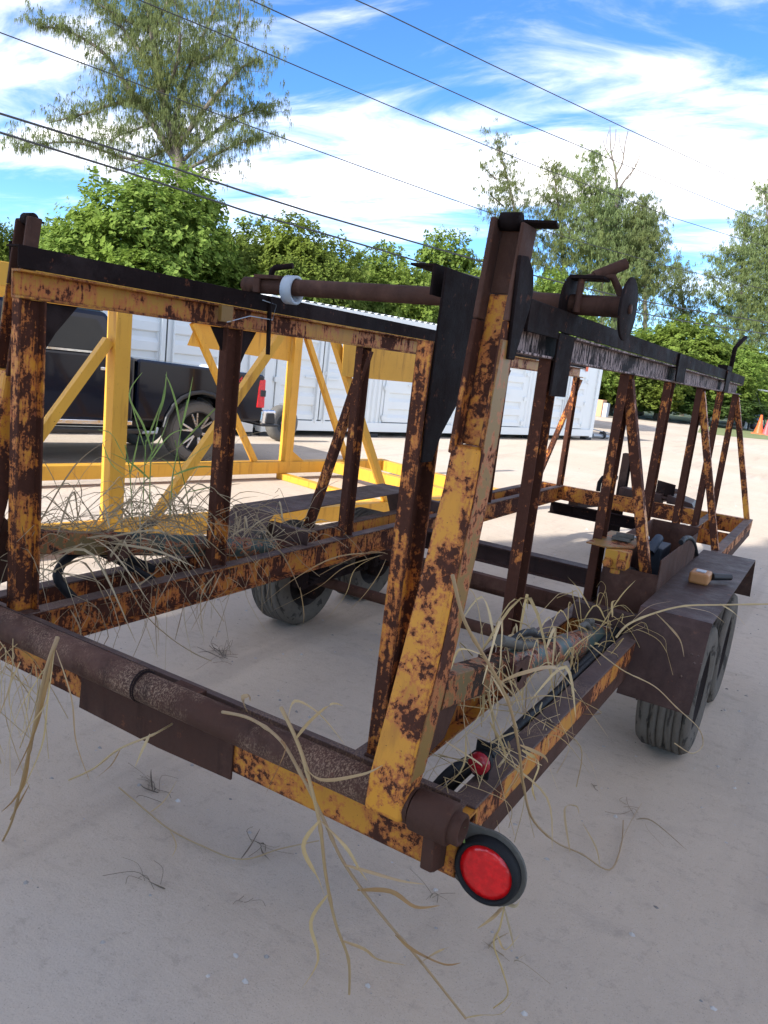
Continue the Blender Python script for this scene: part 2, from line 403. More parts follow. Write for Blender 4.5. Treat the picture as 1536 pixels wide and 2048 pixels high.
c = t.mix(t.math('MULTIPLY', sp, .6), c, (0.10, 0.085, 0.07))
pb = t.noise(210, 3, .6, loc=(1, 2, 0)); c = t.mix(t.math('MULTIPLY', t.step(pb, .60, .68), .5), c, (0.60, 0.53, 0.46)); c = t.mix(t.math('MULTIPLY', t.step(pb, .40, .32), .5), c, (0.20, 0.165, 0.14))
trk = t.noise(1.1, 6, .6, sc=(2.2, .22, 1), loc=(4, 1, 0)); c = t.mix(t.math('MULTIPLY', t.step(trk, .52, .66), .30), c, (0.30, 0.24, 0.19))
mot = t.noise(17, 9, .75, loc=(7, 7, 0)); c = t.mix(t.math('MULTIPLY', t.step(mot, .48, .34), .30), c, (0.28, 0.22, 0.175)); c = t.mix(t.math('MULTIPLY', t.step(mot, .56, .70), .28), c, (0.64, 0.54, 0.45))
hh = t.math('ADD', t.math('ADD', t.math('MULTIPLY', n2, .9), t.math('MULTIPLY', n3, .3)), t.math('MULTIPLY', mot, .5))
MAT['ground'] = t.fin(c, .92, 0, t.bump(hh, .55, .02), .25)
t = NT('far lawn'); c = t.mix(t.noise(1.2, 8, .7), (0.10, 0.14, 0.04), (0.26, 0.27, 0.10)); MAT['verge'] = t.fin(c, .95)
t = NT('stone'); c = t.mix(t.n('ShaderNodeNewGeometry').outputs['Random Per Island'], (0.2, 0.18, 0.16), (0.55, 0.50, 0.45)); MAT['stone'] = t.fin(c, .9)

# ---------------------------------------------------------------- ground
g = MB()
xs = np.array([-300, -120, -60, -30, -15, -8, -4, -2, 0, 2, 4, 8, 15, 30, 60, 120, 300.]); ys = np.array([-150, -60, -30, -12, -5, -2, 0, 2, 4, 8, 15, 30, 60, 120, 300, 500.])
g.add([(x, y, 0) for y in ys for x in xs], [(j*len(xs)+i, j*len(xs)+i+1, (j+1)*len(xs)+i+1, (j+1)*len(xs)+i) for j in range(len(ys)-1) for i in range(len(xs)-1)])
ground = g.build('ground', MAT['ground']); tag(ground, kind='structure')
# far grass verge: strip on the ground along the tree line
def strip(name, near, far, z):
    a = [onz(q) for q in near]; b = [onz(q) for q in far]
    m = MB(); n = len(a)
    m.add([(p[0], p[1], z) for p in a]+[(p[0], p[1], z) for p in b], [(i, i+1, n+i+1, n+i) for i in range(n-1)])
    o = m.build(name, MAT['verge']); tag(o, kind='structure'); return o
va, vb, vc, vd = onz((1150, 826)), onz((1700, 870)), onz((1150, 816)), onz((1700, 852))
m = MB(); dv = (vb-va)/np.linalg.norm(vb-va)
m.sheet(va-dv*60, vb+dv*30, vb+dv*30+np.array([-6, 60, 0]), va-dv*60+np.array([-6, 60, 0]))
m.v = [(x, y, .004) for x, y, z in m.v]
tag(m.build('grass_verge', MAT['verge']), kind='structure')
# small worn grass patch by the cones
pa = [onz(q) for q in ((1400, 855), (1440, 850), (1560, 868), (1700, 880), (1700, 897), (1540, 880), (1450, 872), (1395, 865))]
m = MB(); m.add([(p[0], p[1], .006) for p in pa], [tuple(range(len(pa)))]); tag(m.build('grass_patch', MAT['verge']), kind='structure')

rng = random.Random(4)
m = MB()
for i in range(1500):
    if i < 1100: x, y = rng.uniform(-2.5, 3.0), rng.uniform(-.8, 6)
    else: x, y = rng.uniform(-7, 2), rng.uniform(1, 14)
    s = rng.choice([.002, .003, .004, .005, .007, .011])*(1 if y < 6 else 1.6)
    a = rng.uniform(0, 6.28); vs = []
    for k in range(5):
        aa = a+k*1.2566; rr = s*rng.uniform(.6, 1.2); vs.append((x+rr*math.cos(aa), y+rr*math.sin(aa)*.8, 0))
    vs.append((x+rng.uniform(-.2, .2)*s, y, s*rng.uniform(.4, .9)))
    m.add(vs, [(k, (k+1) % 5, 5) for k in range(5)])
tag(m.build('gravel', MAT['stone']), 'small loose stones scattered over the sandy yard', None, None, 'stuff')

# ---------------------------------------------------------------- the trailer
XL, XR, XO = -.729, .703, 1.008
ZT, ZB, UT, UM, UB = .62, .483, 1.857, 1.785, 1.695
TR = thing('trailer', 'rusty yellow open frame trailer with upright lifting arms, standing on the shaded ground', 'trailer', (0, 0, 0))
def P(name, mb, mat, bevel=.002, label=None, parent=None): return mb.build(name, MAT[mat], parent or TR, bevel, label)

# rear beam, hanging plate, rock shaft
P('rear_beam', MB().chan((-1.0, .09, (ZT+ZB)/2), (1.01, .09, (ZT+ZB)/2), (0, -1, 0), ZT-ZB, .09, .008) , 'beam')
P('rear_beam_face', MB().box((-1.0, -.003, ZB+.004), (1.008, .004, ZT-.012)), 'beam')
P('rear_angle', MB().ang((-.98, .035, ZT+.002), (.985, .035, ZT+.002), (0, 1, 0), .07, .035), 'flange')
P('rear_plate', MB().plate([(-.30, -.012, ZB-.022), (-.29, -.012, ZT-.02), (.335, -.012, ZT-.02), (.335, -.012, ZB-.018), (.05, -.012, ZB-.028)], (0, .007, 0)), 'brown', .001)
TY, TZ = -.058, .657
P('rock_shaft', MB().tube([(-1.06, TY, TZ), (-.4, TY, TZ), (.035, TY, TZ)], .0475, 28), 'tubeb', .003)
P('rock_shaft', MB().tube([(.02, TY, TZ-.003), (.4, TY, TZ-.003), (.83, TY, TZ-.003), (.915, TY, TZ-.003)], .042, 28), 'tubeb', .003)
P('seam_ring', MB().lathe([(0, .030), (0, .048), (.006, .049), (.010, .040)], (.028, TY, TZ), (1, 0, 0), 28), 'dark', 0)
P('saddle', MB().box((.12, TY+.025, ZT-.01), (.22, TY+.055, TZ+.03)), 'brown')
P('bearing_sleeve', MB().lathe([(0, .0), (0, .044), (.003, .048), (.092, .048), (.095, .045), (.095, .036), (.096, .0)], (.918, TY, TZ-.006), (1, 0, 0), 28), 'brown', 0)
P('pin', MB().lathe([(0, .036), (.022, .036), (.025, .033), (.025, .026), (.012, .025), (.012, 0)], (1.012, TY, TZ-.010), (1, 0, 0), 24), 'brown', 0)
P('sleeve_bracket', MB().plate([(.985, -.085, .625), (.985, -.006, .625), (.985, -.006, .505), (.985, -.06, .52), (.985, -.08, .53)], (-.03, 0, 0)), 'brown', .004)
for x in (-.905,):
    P('bearing_sleeve', MB().tube([(x-.18, TY, TZ), (x-.06, TY, TZ)], .052, 24), 'brown')

def rail_pair(side):
    xi = XL if side < 0 else XR
    # inner lower rail: channel open towards +X
    x0 = xi-.055 if side < 0 else XR+.0
    P('inner_rail', MB().chan((xi-.05, .09, (ZT+ZB)/2), (xi-.05, 5.93, (ZT+ZB)/2), (1, 0, 0), ZT-ZB, .05, .009), 'railp')
    P('inner_rail_cap', MB().box((xi-.055, .095, ZT+.0015), (xi+.003, 5.925, ZT+.008)), 'flange')
    s = side
    P('outer_rail', MB().box((s*(XO-.06), .075, ZB+.064), (s*XO, 5.99, ZT-.002)), 'railp')
    P('outer_rail_cap', MB().box((s*(XO-.064), .075, ZT), (s*(XO+.001), 5.99, ZT+.007)), 'flange')
    P('lower_angle', MB().ang((s*(XO-.004), .03 if s > 0 else 5.99, ZB-.006), (s*(XO-.004), 5.99 if s > 0 else .03, ZB-.006), (-s, 0, 0), .055, .068), 'brown')
    # upper rail: yellow channel under a black angle
    y0 = .045 if side < 0 else .127
    P('upper_rail', MB().chan((xi-.048, y0 if side < 0 else .42, (UM+UB)/2), (xi-.048, 6.03, (UM+UB)/2), (1, 0, 0), UM-UB, .048, .008), 'uprail' if side < 0 else 'scr')
    P('top_angle', MB().extr([(0, 0), (0, -(UT-UM)), (-.007, -(UT-UM)), (-.007, -.006), (-.062, -.006), (-.062, 0)], (xi+.004, y0-.01, UT), (xi+.004, 6.06, UT), (1, 0, 0)) if False else
      MB().plate([(xi+.004, y0-.01, UT), (xi+.004, 6.06, UT), (xi+.004, 6.06, UM+.002), (xi+.004, y0-.01, UM+.002)], (-.007, 0, 0)).box((xi-.062, y0-.01, UT-.0065), (xi-.0035, 6.06, UT-.0005)), 'dark', .0015)
    for Y in (.045, 1.0, 2.05, 3.0, 4.05, 4.95, 5.85):
        if side > 0 and Y < .1: continue
        mt = 'post' if (side < 0 and Y < .5) else 'postbad'
        mb = MB(); zt = UB-.001; yc = Y+.05
        mb.chan((xi-.045, yc, ZT+.009), (xi-.045, yc, zt), (1, 0, 0), .098, .042, .008)
        P('upright', mb, mt, .003)
    for Y in (2.05, 4.05, 5.9):
        P('brace', MB().ang((s*.985, Y+.02, ZT+.009), (xi-.01*s if s < 0 else xi-.0, Y+.05, UB-.02), (0, 1, 0), .05, .045, .007), 'post', .002)
    # gusset plates where uprights meet the upper rail
    for Y, a in ((.145, .13), (1.105, .10), (3.1, .12), (5.05, .13)):
        if side > 0 and Y < .3: continue
        P('gusset', MB().plate([(xi-.02, Y, UB-.003), (xi-.02, Y+a, UB-.003), (xi-.02, Y+a*.35, UB-.10), (xi-.02, Y, UB-.17)], (-.008, 0, 0)), 'dark')
    if side < 0:
        P('gusset', MB().plate([(xi-.02, .995, UB-.003), (xi-.02, .92, UB-.003), (xi-.02, .995, UB-.10)], (-.008, 0, 0)), 'dark')
    # cross pieces between inner and outer rails
    xa, xb = (xi+.006, s*(XO-.066)) if s > 0 else (xi-.058, s*(XO-.066))
    for Y in (5.0, 5.9):
        P('tie', MB().box((xa, Y, ZB+.01), (xb, Y+.012, ZT-.006)), 'railp')
    for Y in (1.72, 3.30):
        P('fender_bracket', MB().plate([(xi+.008*s, Y, ZT+.010), (s*1.02, Y, ZT+.010), (s*1.02, Y, ZT+.085), (xi+.008*s, Y, ZT+.085)], (0, .008, 0)), 'purple')
        P('fender_bracket', MB().box((xi+.008*s, Y+.009, ZT+.079), (s*1.02, Y+.05, ZT+.0845)), 'purple')
    # fender: top sheet, two flaps
    f = MB(); X0, X1, z = s*.985, s*1.268, .752; th = .005
    sec = [(1.56, .425), (1.70, z-.03), (1.735, z), (3.33, z), (3.37, z-.03), (3.50, .50)]
    vs = [(x, y, zz-d) for d in (0, th) for y, zz in sec for x in (X0, X1)]
    n = len(sec); fs = []
    for i in range(n-1):
        a = 2*i; fs += [(a, a+1, a+3, a+2), (2*n+a, 2*n+a+2, 2*n+a+3, 2*n+a+1), (a, a+2, 2*n+a+2, 2*n+a), (a+1, 2*n+a+1, 2*n+a+3, a+3)]
    fs += [(0, 2*n, 2*n+1, 1), (2*n-2, 2*n-1, 4*n-1, 4*n-2)]
    f.add(vs, fs)
    P('fender', f, 'purple', 0)
    # wheels
    for Y in (2.18, 2.93):
        wheel(s, Y)
    # hydraulic cylinder between the rails and the lug on the arm
    xc = .855*s
    lug = MB().bar((xc, .10, .865), (xc, .62, .775), .055, .085)
    P('cylinder_lug', lug, 'lug', .004)
    P('cylinder', MB().tube([(xc, .50, .80), (xc, .56, .787), (xc, 1.60, .612), (xc, 1.66, .602)], [.045, .048, .048, .042], 20), 'green', .002)
    P('cylinder_pin', MB().tube([(xc-.06, .53, .79), (xc+.06, .53, .79)], .022, 12), 'brown', 0)
    [P('cylinder_clevis', MB().box(*bb_), 'brown', .003) for bb_ in (((xc-.055, 1.62, .58), (xc+.055, 1.72, .63)), ((xc-.06, .49, .735), (xc-.0485, .60, .83)), ((xc+.0485, .49, .735), (xc+.06, .60, .83)))]
    [P('cylinder_port', MB().tube(tt_, .012, 8), 'greyfit', 0) for tt_ in ([(xc, .72, .80), (xc, .70, .84), (xc, .78, .845)], [(xc, 1.5, .67), (xc, 1.5, .705), (xc, 1.43, .72)])]

def wheel(s, Y):
    c = (s*1.128, Y, .312); ax = (s, 0, 0); r = .312; h = .118
    hub = P('wheel', MB().lathe([(-.10, .0), (-.10, .07), (-.06, .075), (-.05, .17), (-.10, .185), (-.10, .20), (.10, .20), (.10, .185), (.03, .17), (.02, .09), (.07, .07), (.085, .045), (.085, 0)], c, ax, 28), 'hub', 0)
    pr = [(-h*.86, .19), (-h*.98, .225), (-h, .262), (-h*.93, .293), (-h*.78, r-.006), (-h*.72, r)]
    for k in range(5):                                    # circumferential ribs with grooves between
        a0 = -h*.72+k*(1.44*h/5); a1 = a0+1.44*h/5
        pr += [(a0+.004, r), (a1-.005, r), (a1-.0035, r-.011), (a1-.0005, r-.011)]
    pr += [(h*.74, r-.003), (h*.93, .293), (h, .262), (h*.98, .225), (h*.86, .19)]
    mb = MB().lathe(pr, c, ax, 64)
    # worn, slightly flattened where it stands
    mb.v = [(x, y, max(z, .004+.01*abs(math.sin(40*y)))) if z < .02 else (x, y, z) for x, y, z in mb.v]
    P('tyre', mb, 'tyre', 0, None, hub)
    lug = MB()
    for k in range(5):
        a = k*1.2566; lug.tube([(c[0]-s*.06, c[1]+.055*math.cos(a), c[2]+.055*math.sin(a)), (c[0]-s*.125, c[1]+.055*math.cos(a), c[2]+.055*math.sin(a))], .011, 6)
    P('lug_nut', lug, 'hub', 0, None, hub)

rail_pair(-1); rail_pair(1)

# right rear post and its gusset, end plates of the upper rails
P('upright', MB().chan((.684, .15, ZT+.009), (.692, .15, 1.683), (1, 0, 0), .10, .042, .008), 'post', .003)
P('gusset', MB().plate([(.737, .118, 1.850), (.737, .42, 1.850), (.737, .42, 1.70), (.737, .30, 1.58), (.737, .20, 1.47), (.737, .165, 1.40), (.737, .112, 1.40), (.737, .112, 1.70)], (-.006, 0, 0)), 'dark')
P('gusset', MB().plate([(xg, yg, zg) for xg, yg, zg in ((.72, .20, ZT+.01), (.72, .42, ZT+.01), (.72, .20, .86))], (-.008, 0, 0)), 'brown')

# lifting arms (pivot on the rock shaft, lean forward)
def arm(s):
    def X(a): return s*a
    secs = [(.625, .807, .908, -.105, -.035), (.70, .807, .908, -.10, -.015), (1.0, .815, .906, -.025, .075), (1.36, .826, .902, .052, .155), (1.46, .826, .902, .068, .165)]
    mb = MB(); vs = []
    for z, a, b, y0, y1 in secs: vs += [(X(a), y0, z), (X(b), y0, z), (X(b), y1, z), (X(a), y1, z)]
    n = len(secs); fs = [(3, 2, 1, 0), (4*n-4, 4*n-3, 4*n-2, 4*n-1)]
    for i in range(n-1):
        for k in range(4): fs.append((4*i+k, 4*i+(k+1) % 4, 4*i+4+(k+1) % 4, 4*i+4+k))
    mb.add(vs, fs); P('lifting_arm', mb, 'arm', .012)
    # the +X cheek puts the arm's shaded side into its dull ochre colour, 3 mm proud
    q = [(.93, secs[1]), ]
    ck = [(X(.9105), -.085, .72), (X(.9105), -.022, .72), (X(.9085), .068, 1.0), (X(.9045), .148, 1.36), (X(.9045), .165, 1.70), (X(.9045), .10, 1.70), (X(.9045), .066, 1.36), (X(.9085), -.008, 1.0)]
    P('arm_side_shade', MB().plate(ck, (X(-.006), 0, 0)), 'cream', .001)
    # upper channel: web, two flanges towards the rear
    def up(name, x0, x1, y0, y1, z0, z1, lean, mat, bev=.003):
        m2 = MB().hexa([(X(x0), y0, z0), (X(x1), y0, z0), (X(x1), y1, z0), (X(x0), y1, z0)], [(X(x0), y0+lean, z1), (X(x1), y0+lean, z1), (X(x1), y1+lean, z1), (X(x0), y1+lean, z1)])
        P(name, m2, mat, bev)
    up('arm_web', .836, .893, .105, .113, 1.462, 1.80, .045, 'arm'); up('arm_web', .836, .893, .1505, .158, 1.8015, 1.955, .020, 'brown')
    up('arm_flange', .822, .8355, .066, .118, 1.44, 1.74, .037, 'post', .004); up('arm_flange', .822, .8355, .1032, .155, 1.741, 1.962, .028, 'brown', .004)
    up('arm_flange', .8935, .902, .070, .150, 1.462, 1.74, .037, 'post', .003); up('arm_flange', .8935, .902, .1072, .187, 1.741, 1.952, .028, 'brown', .003)
    P('arm_cap', MB().plate([(X(.80 if False else .885), .165, 1.956), (X(.96), .175, 1.956), (X(.945), .235, 1.956), (X(.885), .235, 1.956)], (0, 0, .007)), 'dark')
    P('arm_cap', MB().lathe([(0, .0), (0, .02), (.045, .02), (.045, 0)], (X(.838), .16, 1.957), (s, 0, 0), 16), 'dark', 0)
    # half-round keeper plate on the outer side
    kp_ = [(.12, 1.88), (.165, 1.885), (.205, 1.86), (.222, 1.82), (.215, 1.78), (.19, 1.72), (.165, 1.66), (.13, 1.66)]
    P('keeper_plate', MB().plate([(X(.9035), y_, z_) for y_, z_ in kp_], (X(.008), 0, 0)), 'dark')
    P('arm_gusset', MB().plate([(X(.86), .02, .70), (X(.86), .16, .72), (X(.86), .22, .80), (X(.86), .09, .95)], (X(.01), 0, 0)), 'brown')
arm(1); arm(-1)

# tail light on its bracket, marker lamp
br = P('lamp_bracket', MB().plate([(1.010, .004, .628)]+[(1.087+.087*math.cos(R(a_)), .004, .545+.089*math.sin(R(a_))) for a_ in range(105, -106, -10)]+[(1.010, .004, .482)], (0, .008, 0)), 'greyfit', .001)
tl = P('tail_light', MB().lathe([(0, .061), (.020, .0622), (.027, .0655), (.027, .070), (.023, .0745), (.012, .0765), (0, .077)], (1.087, .003, .545), (0, -1, 0), 64), 'rubber', 0, 'round red tail light in a black rubber ring')
P('lens', MB().lathe([(.010, .0628), (.019, .0628), (.023, .050), (.0255, .025), (.0265, .0001)], (1.087, .003, .545), (0, -1, 0), 64), 'redl', 0, None, tl)
mk = P('marker_lamp', MB().box((.938, .205, ZT+.0075), (.982, .213, .725)).tube([(.96, .204, .675), (.96, .19, .675)], .031, 20), 'rubber', .002, 'small oval red marker lamp on the rail')
P('lens', MB().lathe([(0, .029), (.012, .027), (.018, .018), (.02, .0001)], (.96, .19, .675), (0, -1, 0), 20), 'redd', 0, None, mk)
P('ribbon', MB().tube([ony((925, 1645), -.02), ony((918, 1655), -.025), ony((930, 1652), -.03), ony((924, 1660), -.02), ony((928, 1685), -.02)], [.003, .006, .005, .006, .003], 6), 'reed', 0)

# front end
P('front_beam', MB().box((-XO+.062, 5.935, ZB), (XO-.062, 5.995, ZT+.004)), 'beam')
P('front_crossmember', MB().chan((-.78, 5.80, .42), (.80, 5.80, .42), (0, -1, 0), .11, .06, .009), 'dark')
P('front_crossmember', MB().box((-.70, 5.60, .492), (.72, 5.70, .50)), 'dark') if False else None
P('crossmember', MB().extr([(-.05, -.06), (.05, -.06), (.05, -.048), (.006, -.048), (.006, .048), (.05, .048), (.05, .06), (-.05, .06), (-.05, .048), (-.006, .048), (-.006, -.048), (-.05, -.048)], (XL-.05, 3.05, .495), (XR, 3.05, .495), (0, 1, 0)), 'purple')
P('crossmember', MB().box((XL-.04, 2.55, .415), (XR, 2.60, .482)), 'brown')
for Y in (2.18, 2.93):
    P('axle', MB().tube([(-1.03, Y, .30), (1.03, Y, .30)], .032, 14), 'brown')
    for s in (1, -1):
        sp = MB()
        for k in range(4): sp.box((s*.86-.03, Y-.30+.04*k, .345+.012*k), (s*.86+.03, Y+.30-.04*k, .355+.012*k))
        P('leaf_spring', sp, 'dark', .001)
        P('spring_hanger', MB().box((s*.86-.035, Y-.34, .34), (s*.86+.035, Y-.29, ZB-.008)), 'dark'); P('spring_hanger', MB().box((s*.86-.035, Y+.29, .34), (s*.86+.035, Y+.34, ZB-.008)), 'dark')
        P('brake_drum', MB().lathe([(0, .0), (0, .13), (.06, .13), (.06, .0)], (s*.97, Y, .31), (s, 0, 0), 20), 'dark', 0)
for s in (1, -1):
    P('tongue', MB().bar((s*.62, 6.0, .46), (s*.05, 7.9, .46), .08, .11, (0, 0, 1)), 'purple')
P('coupler', MB().box((-.07, 7.85, .42), (.07, 8.15, .54)), 'dark', .01)
P('jack', MB().chan((-.25, 6.18, .18), (-.25, 6.18, 1.02), (1, 0, 0), .11, .075, .01), 'dark')
P('jack', MB().box((-.32, 6.13, .10), (-.18, 6.16, .60)), 'dark')
P('winch_housing', MB().box((-.20, 6.02, .60), (.20, 6.16, .70)).box((.05, 6.03, .66), (.32, 6.09, .68)), 'purple', .006)
P('hole_plate', MB().plate([(.12, 6.12, .64), (.29, 6.12, .64), (.29, 6.12, .80), (.12, 6.12, .82)], (0, .006, 0)), 'dark')
P('tongue_cover', MB().hexa([(.25, 6.02, .625), (.50, 6.02, .625), (.40, 6.9, .56), (.20, 6.9, .56)], [(.25, 6.02, .71), (.48, 6.02, .665), (.38, 6.9, .60), (.20, 6.9, .64)]), 'purple', .01)
ha = [ony(q, 6.25) for q in ((1196, 982), (1199, 965), (1206, 955), (1218, 952), (1235, 956))]
P('hose', MB().tube(ha, .022, 10), 'rubber', 0)
P('jack_stay', MB().tube([(-.2, 6.1, .42), (.1, 5.95, .30)], .012, 6), 'dark', 0)

def weld(pts, r=.0055, seed=1):
    rr = random.Random(seed); sm_ = []
    for i in range(len(pts)-1):
        a_, b_ = Vector(pts[i]), Vector(pts[i+1]); k_ = max(2, int((b_-a_).length/.012))
        sm_ += [a_.lerp(b_, j/k_) for j in range(k_)]
    sm_.append(Vector(pts[-1]))
    P('weld_bead', MB().tube(sm_, [r*rr.uniform(.65, 1.3) for _ in sm_], 7), 'brown', 0)
for xi_, s_ in ((XL, -1), (XR, 1)):
    for Y_ in (.045, 1.0, 2.05, 3.0):
        if s_ > 0 and Y_ < .1: continue
        weld([(xi_-.045, Y_-.001, ZT+.009), (xi_-.003, Y_-.001, ZT+.009), (xi_-.002, Y_+.1, ZT+.009)], seed=int(Y_*10)+s_)
weld([(XR-.02, .10, ZT+.009), (.735, .10, ZT+.009), (.735, .2, ZT+.009)], .006, 6)
weld([(1.0, -.004, ZT-.002), (.93, -.004, ZT-.002)], .006, 7)
# battery box, valve shelf, hoses
bx = MB(); a0, a1, b0, b1, z0, z1 = .735, .985, 2.02, 2.98, .632, .93; th = .006
bx.box((a0, b0, z0), (a1, b0+th, z1-.10)); bx.box((a0, b1-th, z0), (a1, b1, z1)); bx.box((a0, b0+th, z0), (a0+th, b1-th, z1)); bx.box((a1-th, b0+th, z0), (a1, b1-th, z1-.03)); bx.box((a0+th, b0+th, z0), (a1-th, b1-th, z0+th))
bo = P('battery_box', bx, 'brown', .002)
P('box_content', MB().box((.80, 2.5, .64), (.90, 2.72, .86)).tube([(.85, 2.45, .84), (.86, 2.5, .89), (.86, 2.56, .90)], .025, 8), 'boxblue', .006, None, bo)
vs_ = MB().plate([tuple(onz(q, .925)) for q in ((1172, 1086), (1212, 1096), (1268, 1098), (1290, 1075), (1222, 1063))], (0, 0, .006))
vp = P('valve_shelf', vs_, 'cream', .001)
q0 = onz((1235, 1100), .925)
P('valve', MB().box(q0+np.array([-.05, -.01, -.085]), q0+np.array([.05, .08, -.003])).tube([q0+np.array([-.03, .0, -.06]), q0+np.array([-.03, -.03, -.06])], .02, 10).tube([q0+np.array([.03, .0, -.06]), q0+np.array([.03, -.03, -.06])], .02, 10).tube([q0+np.array([0., .02, -.07]), q0+np.array([0., .02, -.11])], .022, 10), 'uprail', .004, None, vp)
q1 = onz((1240, 1078), .94)
P('valve_spool', MB().box(q1+np.array([-.035, -.02, -.005]), q1+np.array([.05, .03, .012])).tube([q1+np.array([-.02, 0, .015]), q1+np.array([.06, .01, .018])], .014, 10), 'greyfit', .003, None, vp)
k1 = onz((1291, 1076), .955)
P('lever', MB().tube([q1+np.array([.05, .01, .018]), k1], .006, 8), 'steel', 0, None, vp)
P('lever_knob', MB().lathe([(-.018, .0001), (-.015, .010), (-.006, .0175), (.006, .0175), (.015, .010), (.018, .0001)], k1, (0, 0, 1), 16), 'greyp', 0, None, vp)

def hose(pts, r, mat='rubber', name='hose'):
    v = [Vector(tuple(p)) for p in pts]; out_ = []
    for i in range(len(v)-1):
        p0, p1, p2, p3 = v[max(i-1, 0)], v[i], v[i+1], v[min(i+2, len(v)-1)]
        for k in range(6):
            t_ = k/6; out_.append(.5*((2*p1)+(p2-p0)*t_+(2*p0-5*p1+4*p2-p3)*t_*t_+(3*p1-p0-3*p2+p3)*t_**3))
    out_.append(v[-1])
    return P(name, MB().tube(out_, r, 10), mat, 0)
hose([onx(q, x) for q, x in (((870, 1575), .86), ((905, 1540), .885), ((960, 1508), .90), ((1020, 1468), .905), ((1100, 1400), .91), ((1160, 1330), .91), ((1220, 1270), .91), ((1262, 1232), .90), ((1268, 1190), .86), ((1262, 1150), .84), ((1255, 1132), .83))], .0135)
hose([onx(q, x) for q, x in (((885, 1590), .87), ((930, 1545), .90), ((985, 1500), .915), ((1060, 1430), .925), ((1140, 1360), .925), ((1210, 1292), .92), ((1275, 1238), .91), ((1296, 1205), .88), ((1290, 1165), .86), ((1272, 1142), .84))], .0135)
hose([onx(q, .93) for q in ((975, 1515), (1010, 1490), (1026, 1475))], .02)
for q0_, q1_ in (((1253, 1130), (1266, 1180)), ((1264, 1140), (1285, 1175))):
    P('hose_fitting', MB().tube([onx(q0_, .83), onx(q1_, .85)], [.015, .018], 10), 'greyfit', 0)
hose([onx(q, .98) for q in ((1362, 1085), (1372, 1076), (1384, 1080), (1392, 1105), (1397, 1145))], .013)
hose([(-.80, .35, .60), (-.85, .30, .70), (-.90, .42, .76), (-.93, .62, .72), (-.88, .80, .63)], .018)
hose([(-.78, .75, .60), (-.86, .62, .69), (-.95, .5, .76), (-1.0, .4, .80)], .014)
hose([onx(q, .86) for q in ((1020, 1285), (1050, 1265), (1085, 1275), (1130, 1300), (1150, 1350), (1130, 1400), (1165, 1330))], .011)
hose([onx(q, .86) for q in ((1160, 1255), (1172, 1248), (1180, 1262), (1178, 1285))], .011, 'greyfit')
P('hose_fitting', MB().tube([onx((1000, 1280), .86), onx((1040, 1290), .86), onx((1070, 1290), .86)], [.017, .017, .012], 10), 'greyfit', 0)

for q in ((1383, 1308), (1396, 1312), (1388, 1326), (1402, 1328), (1362, 1352), (1310, 1280), (1345, 1322)):
    p_ = onx(q, 1.2); yy = 1.56+(p_[2]-.425)*.14/.297-.003; p_ = ony(q, yy-.004)
    P('bolt_head', MB().lathe([(0, .0001), (.003, .004), (.006, .005), (.007, .0001)], p_, (0, .9, -.4), 8), 'flange', 0)
# amber block and plug left on the right fender
ab = thing('amber_marker_block', 'weathered amber block with a black plug lying on the right fender', 'marker light', tuple(onz((1398, 1165), .7525)))
c0 = ORG[ab.name]
MB().box(c0+np.array([-.045, -.05, .0]), c0+np.array([.045, .07, .055])).build('block', MAT['amber'], ab, .01)
MB().box(c0+np.array([-.022, -.02, .0555]), c0+np.array([.022, .03, .060])).build('top_pad', MAT['greyp'], ab, .001)
MB().tube([c0+np.array([.045, .06, .03]), c0+np.array([.12, .14, .03])], [.02, .016], 8).build('plug', MAT['blackp'], ab, 0)

# small fittings on the left upper rail
P('hanging_rod', MB().tube([(-.722, 1.245, 1.85), (-.722, 1.262, 1.60)], .010, 8), 'dark', 0)
e0 = onx((455, 628), -.705)
jb = P('junction_tab', MB().box(e0+np.array([-.02, -.035, -.033]), e0+np.array([.0, .035, .033])), 'cream', .002)
P('wire', MB().tube([e0+np.array([0, .0, -.033]), onx((500, 632), -.715), onx((545, 640), -.715), onx((553, 610), -.715), onx((525, 600), -.715)], .0022, 5), 'greyp', 0)

# crank rods on the right upper rail
P('crank_rod', MB().tube([(.69, 5.2, 1.85), onx((1470, 697), .72), onx((1477, 688), .72), onx((1491, 675), .74)], .017, 8), 'dark', 0)
P('rail_clamp', MB().box((XR-.06, 4.86, UT), (XR+.012, 5.1, UT+.035)).box((XR+.006, 4.88, UB), (XR+.016, 5.08, UT-.003)), 'dark')
P('rail_clamp', MB().box((XR+.006, 3.0, UB+.005), (XR+.016, 3.24, UT-.003)), 'dark')
P('rail_clamp', MB().box((XR+.006, 1.0, UB-.12), (XR+.014, 1.16, UM-.004)), 'dark')
P('rail_clamp', MB().box((XR+.006, .70, UM-.025), (XR+.018, .98, UT-.004)), 'dark')

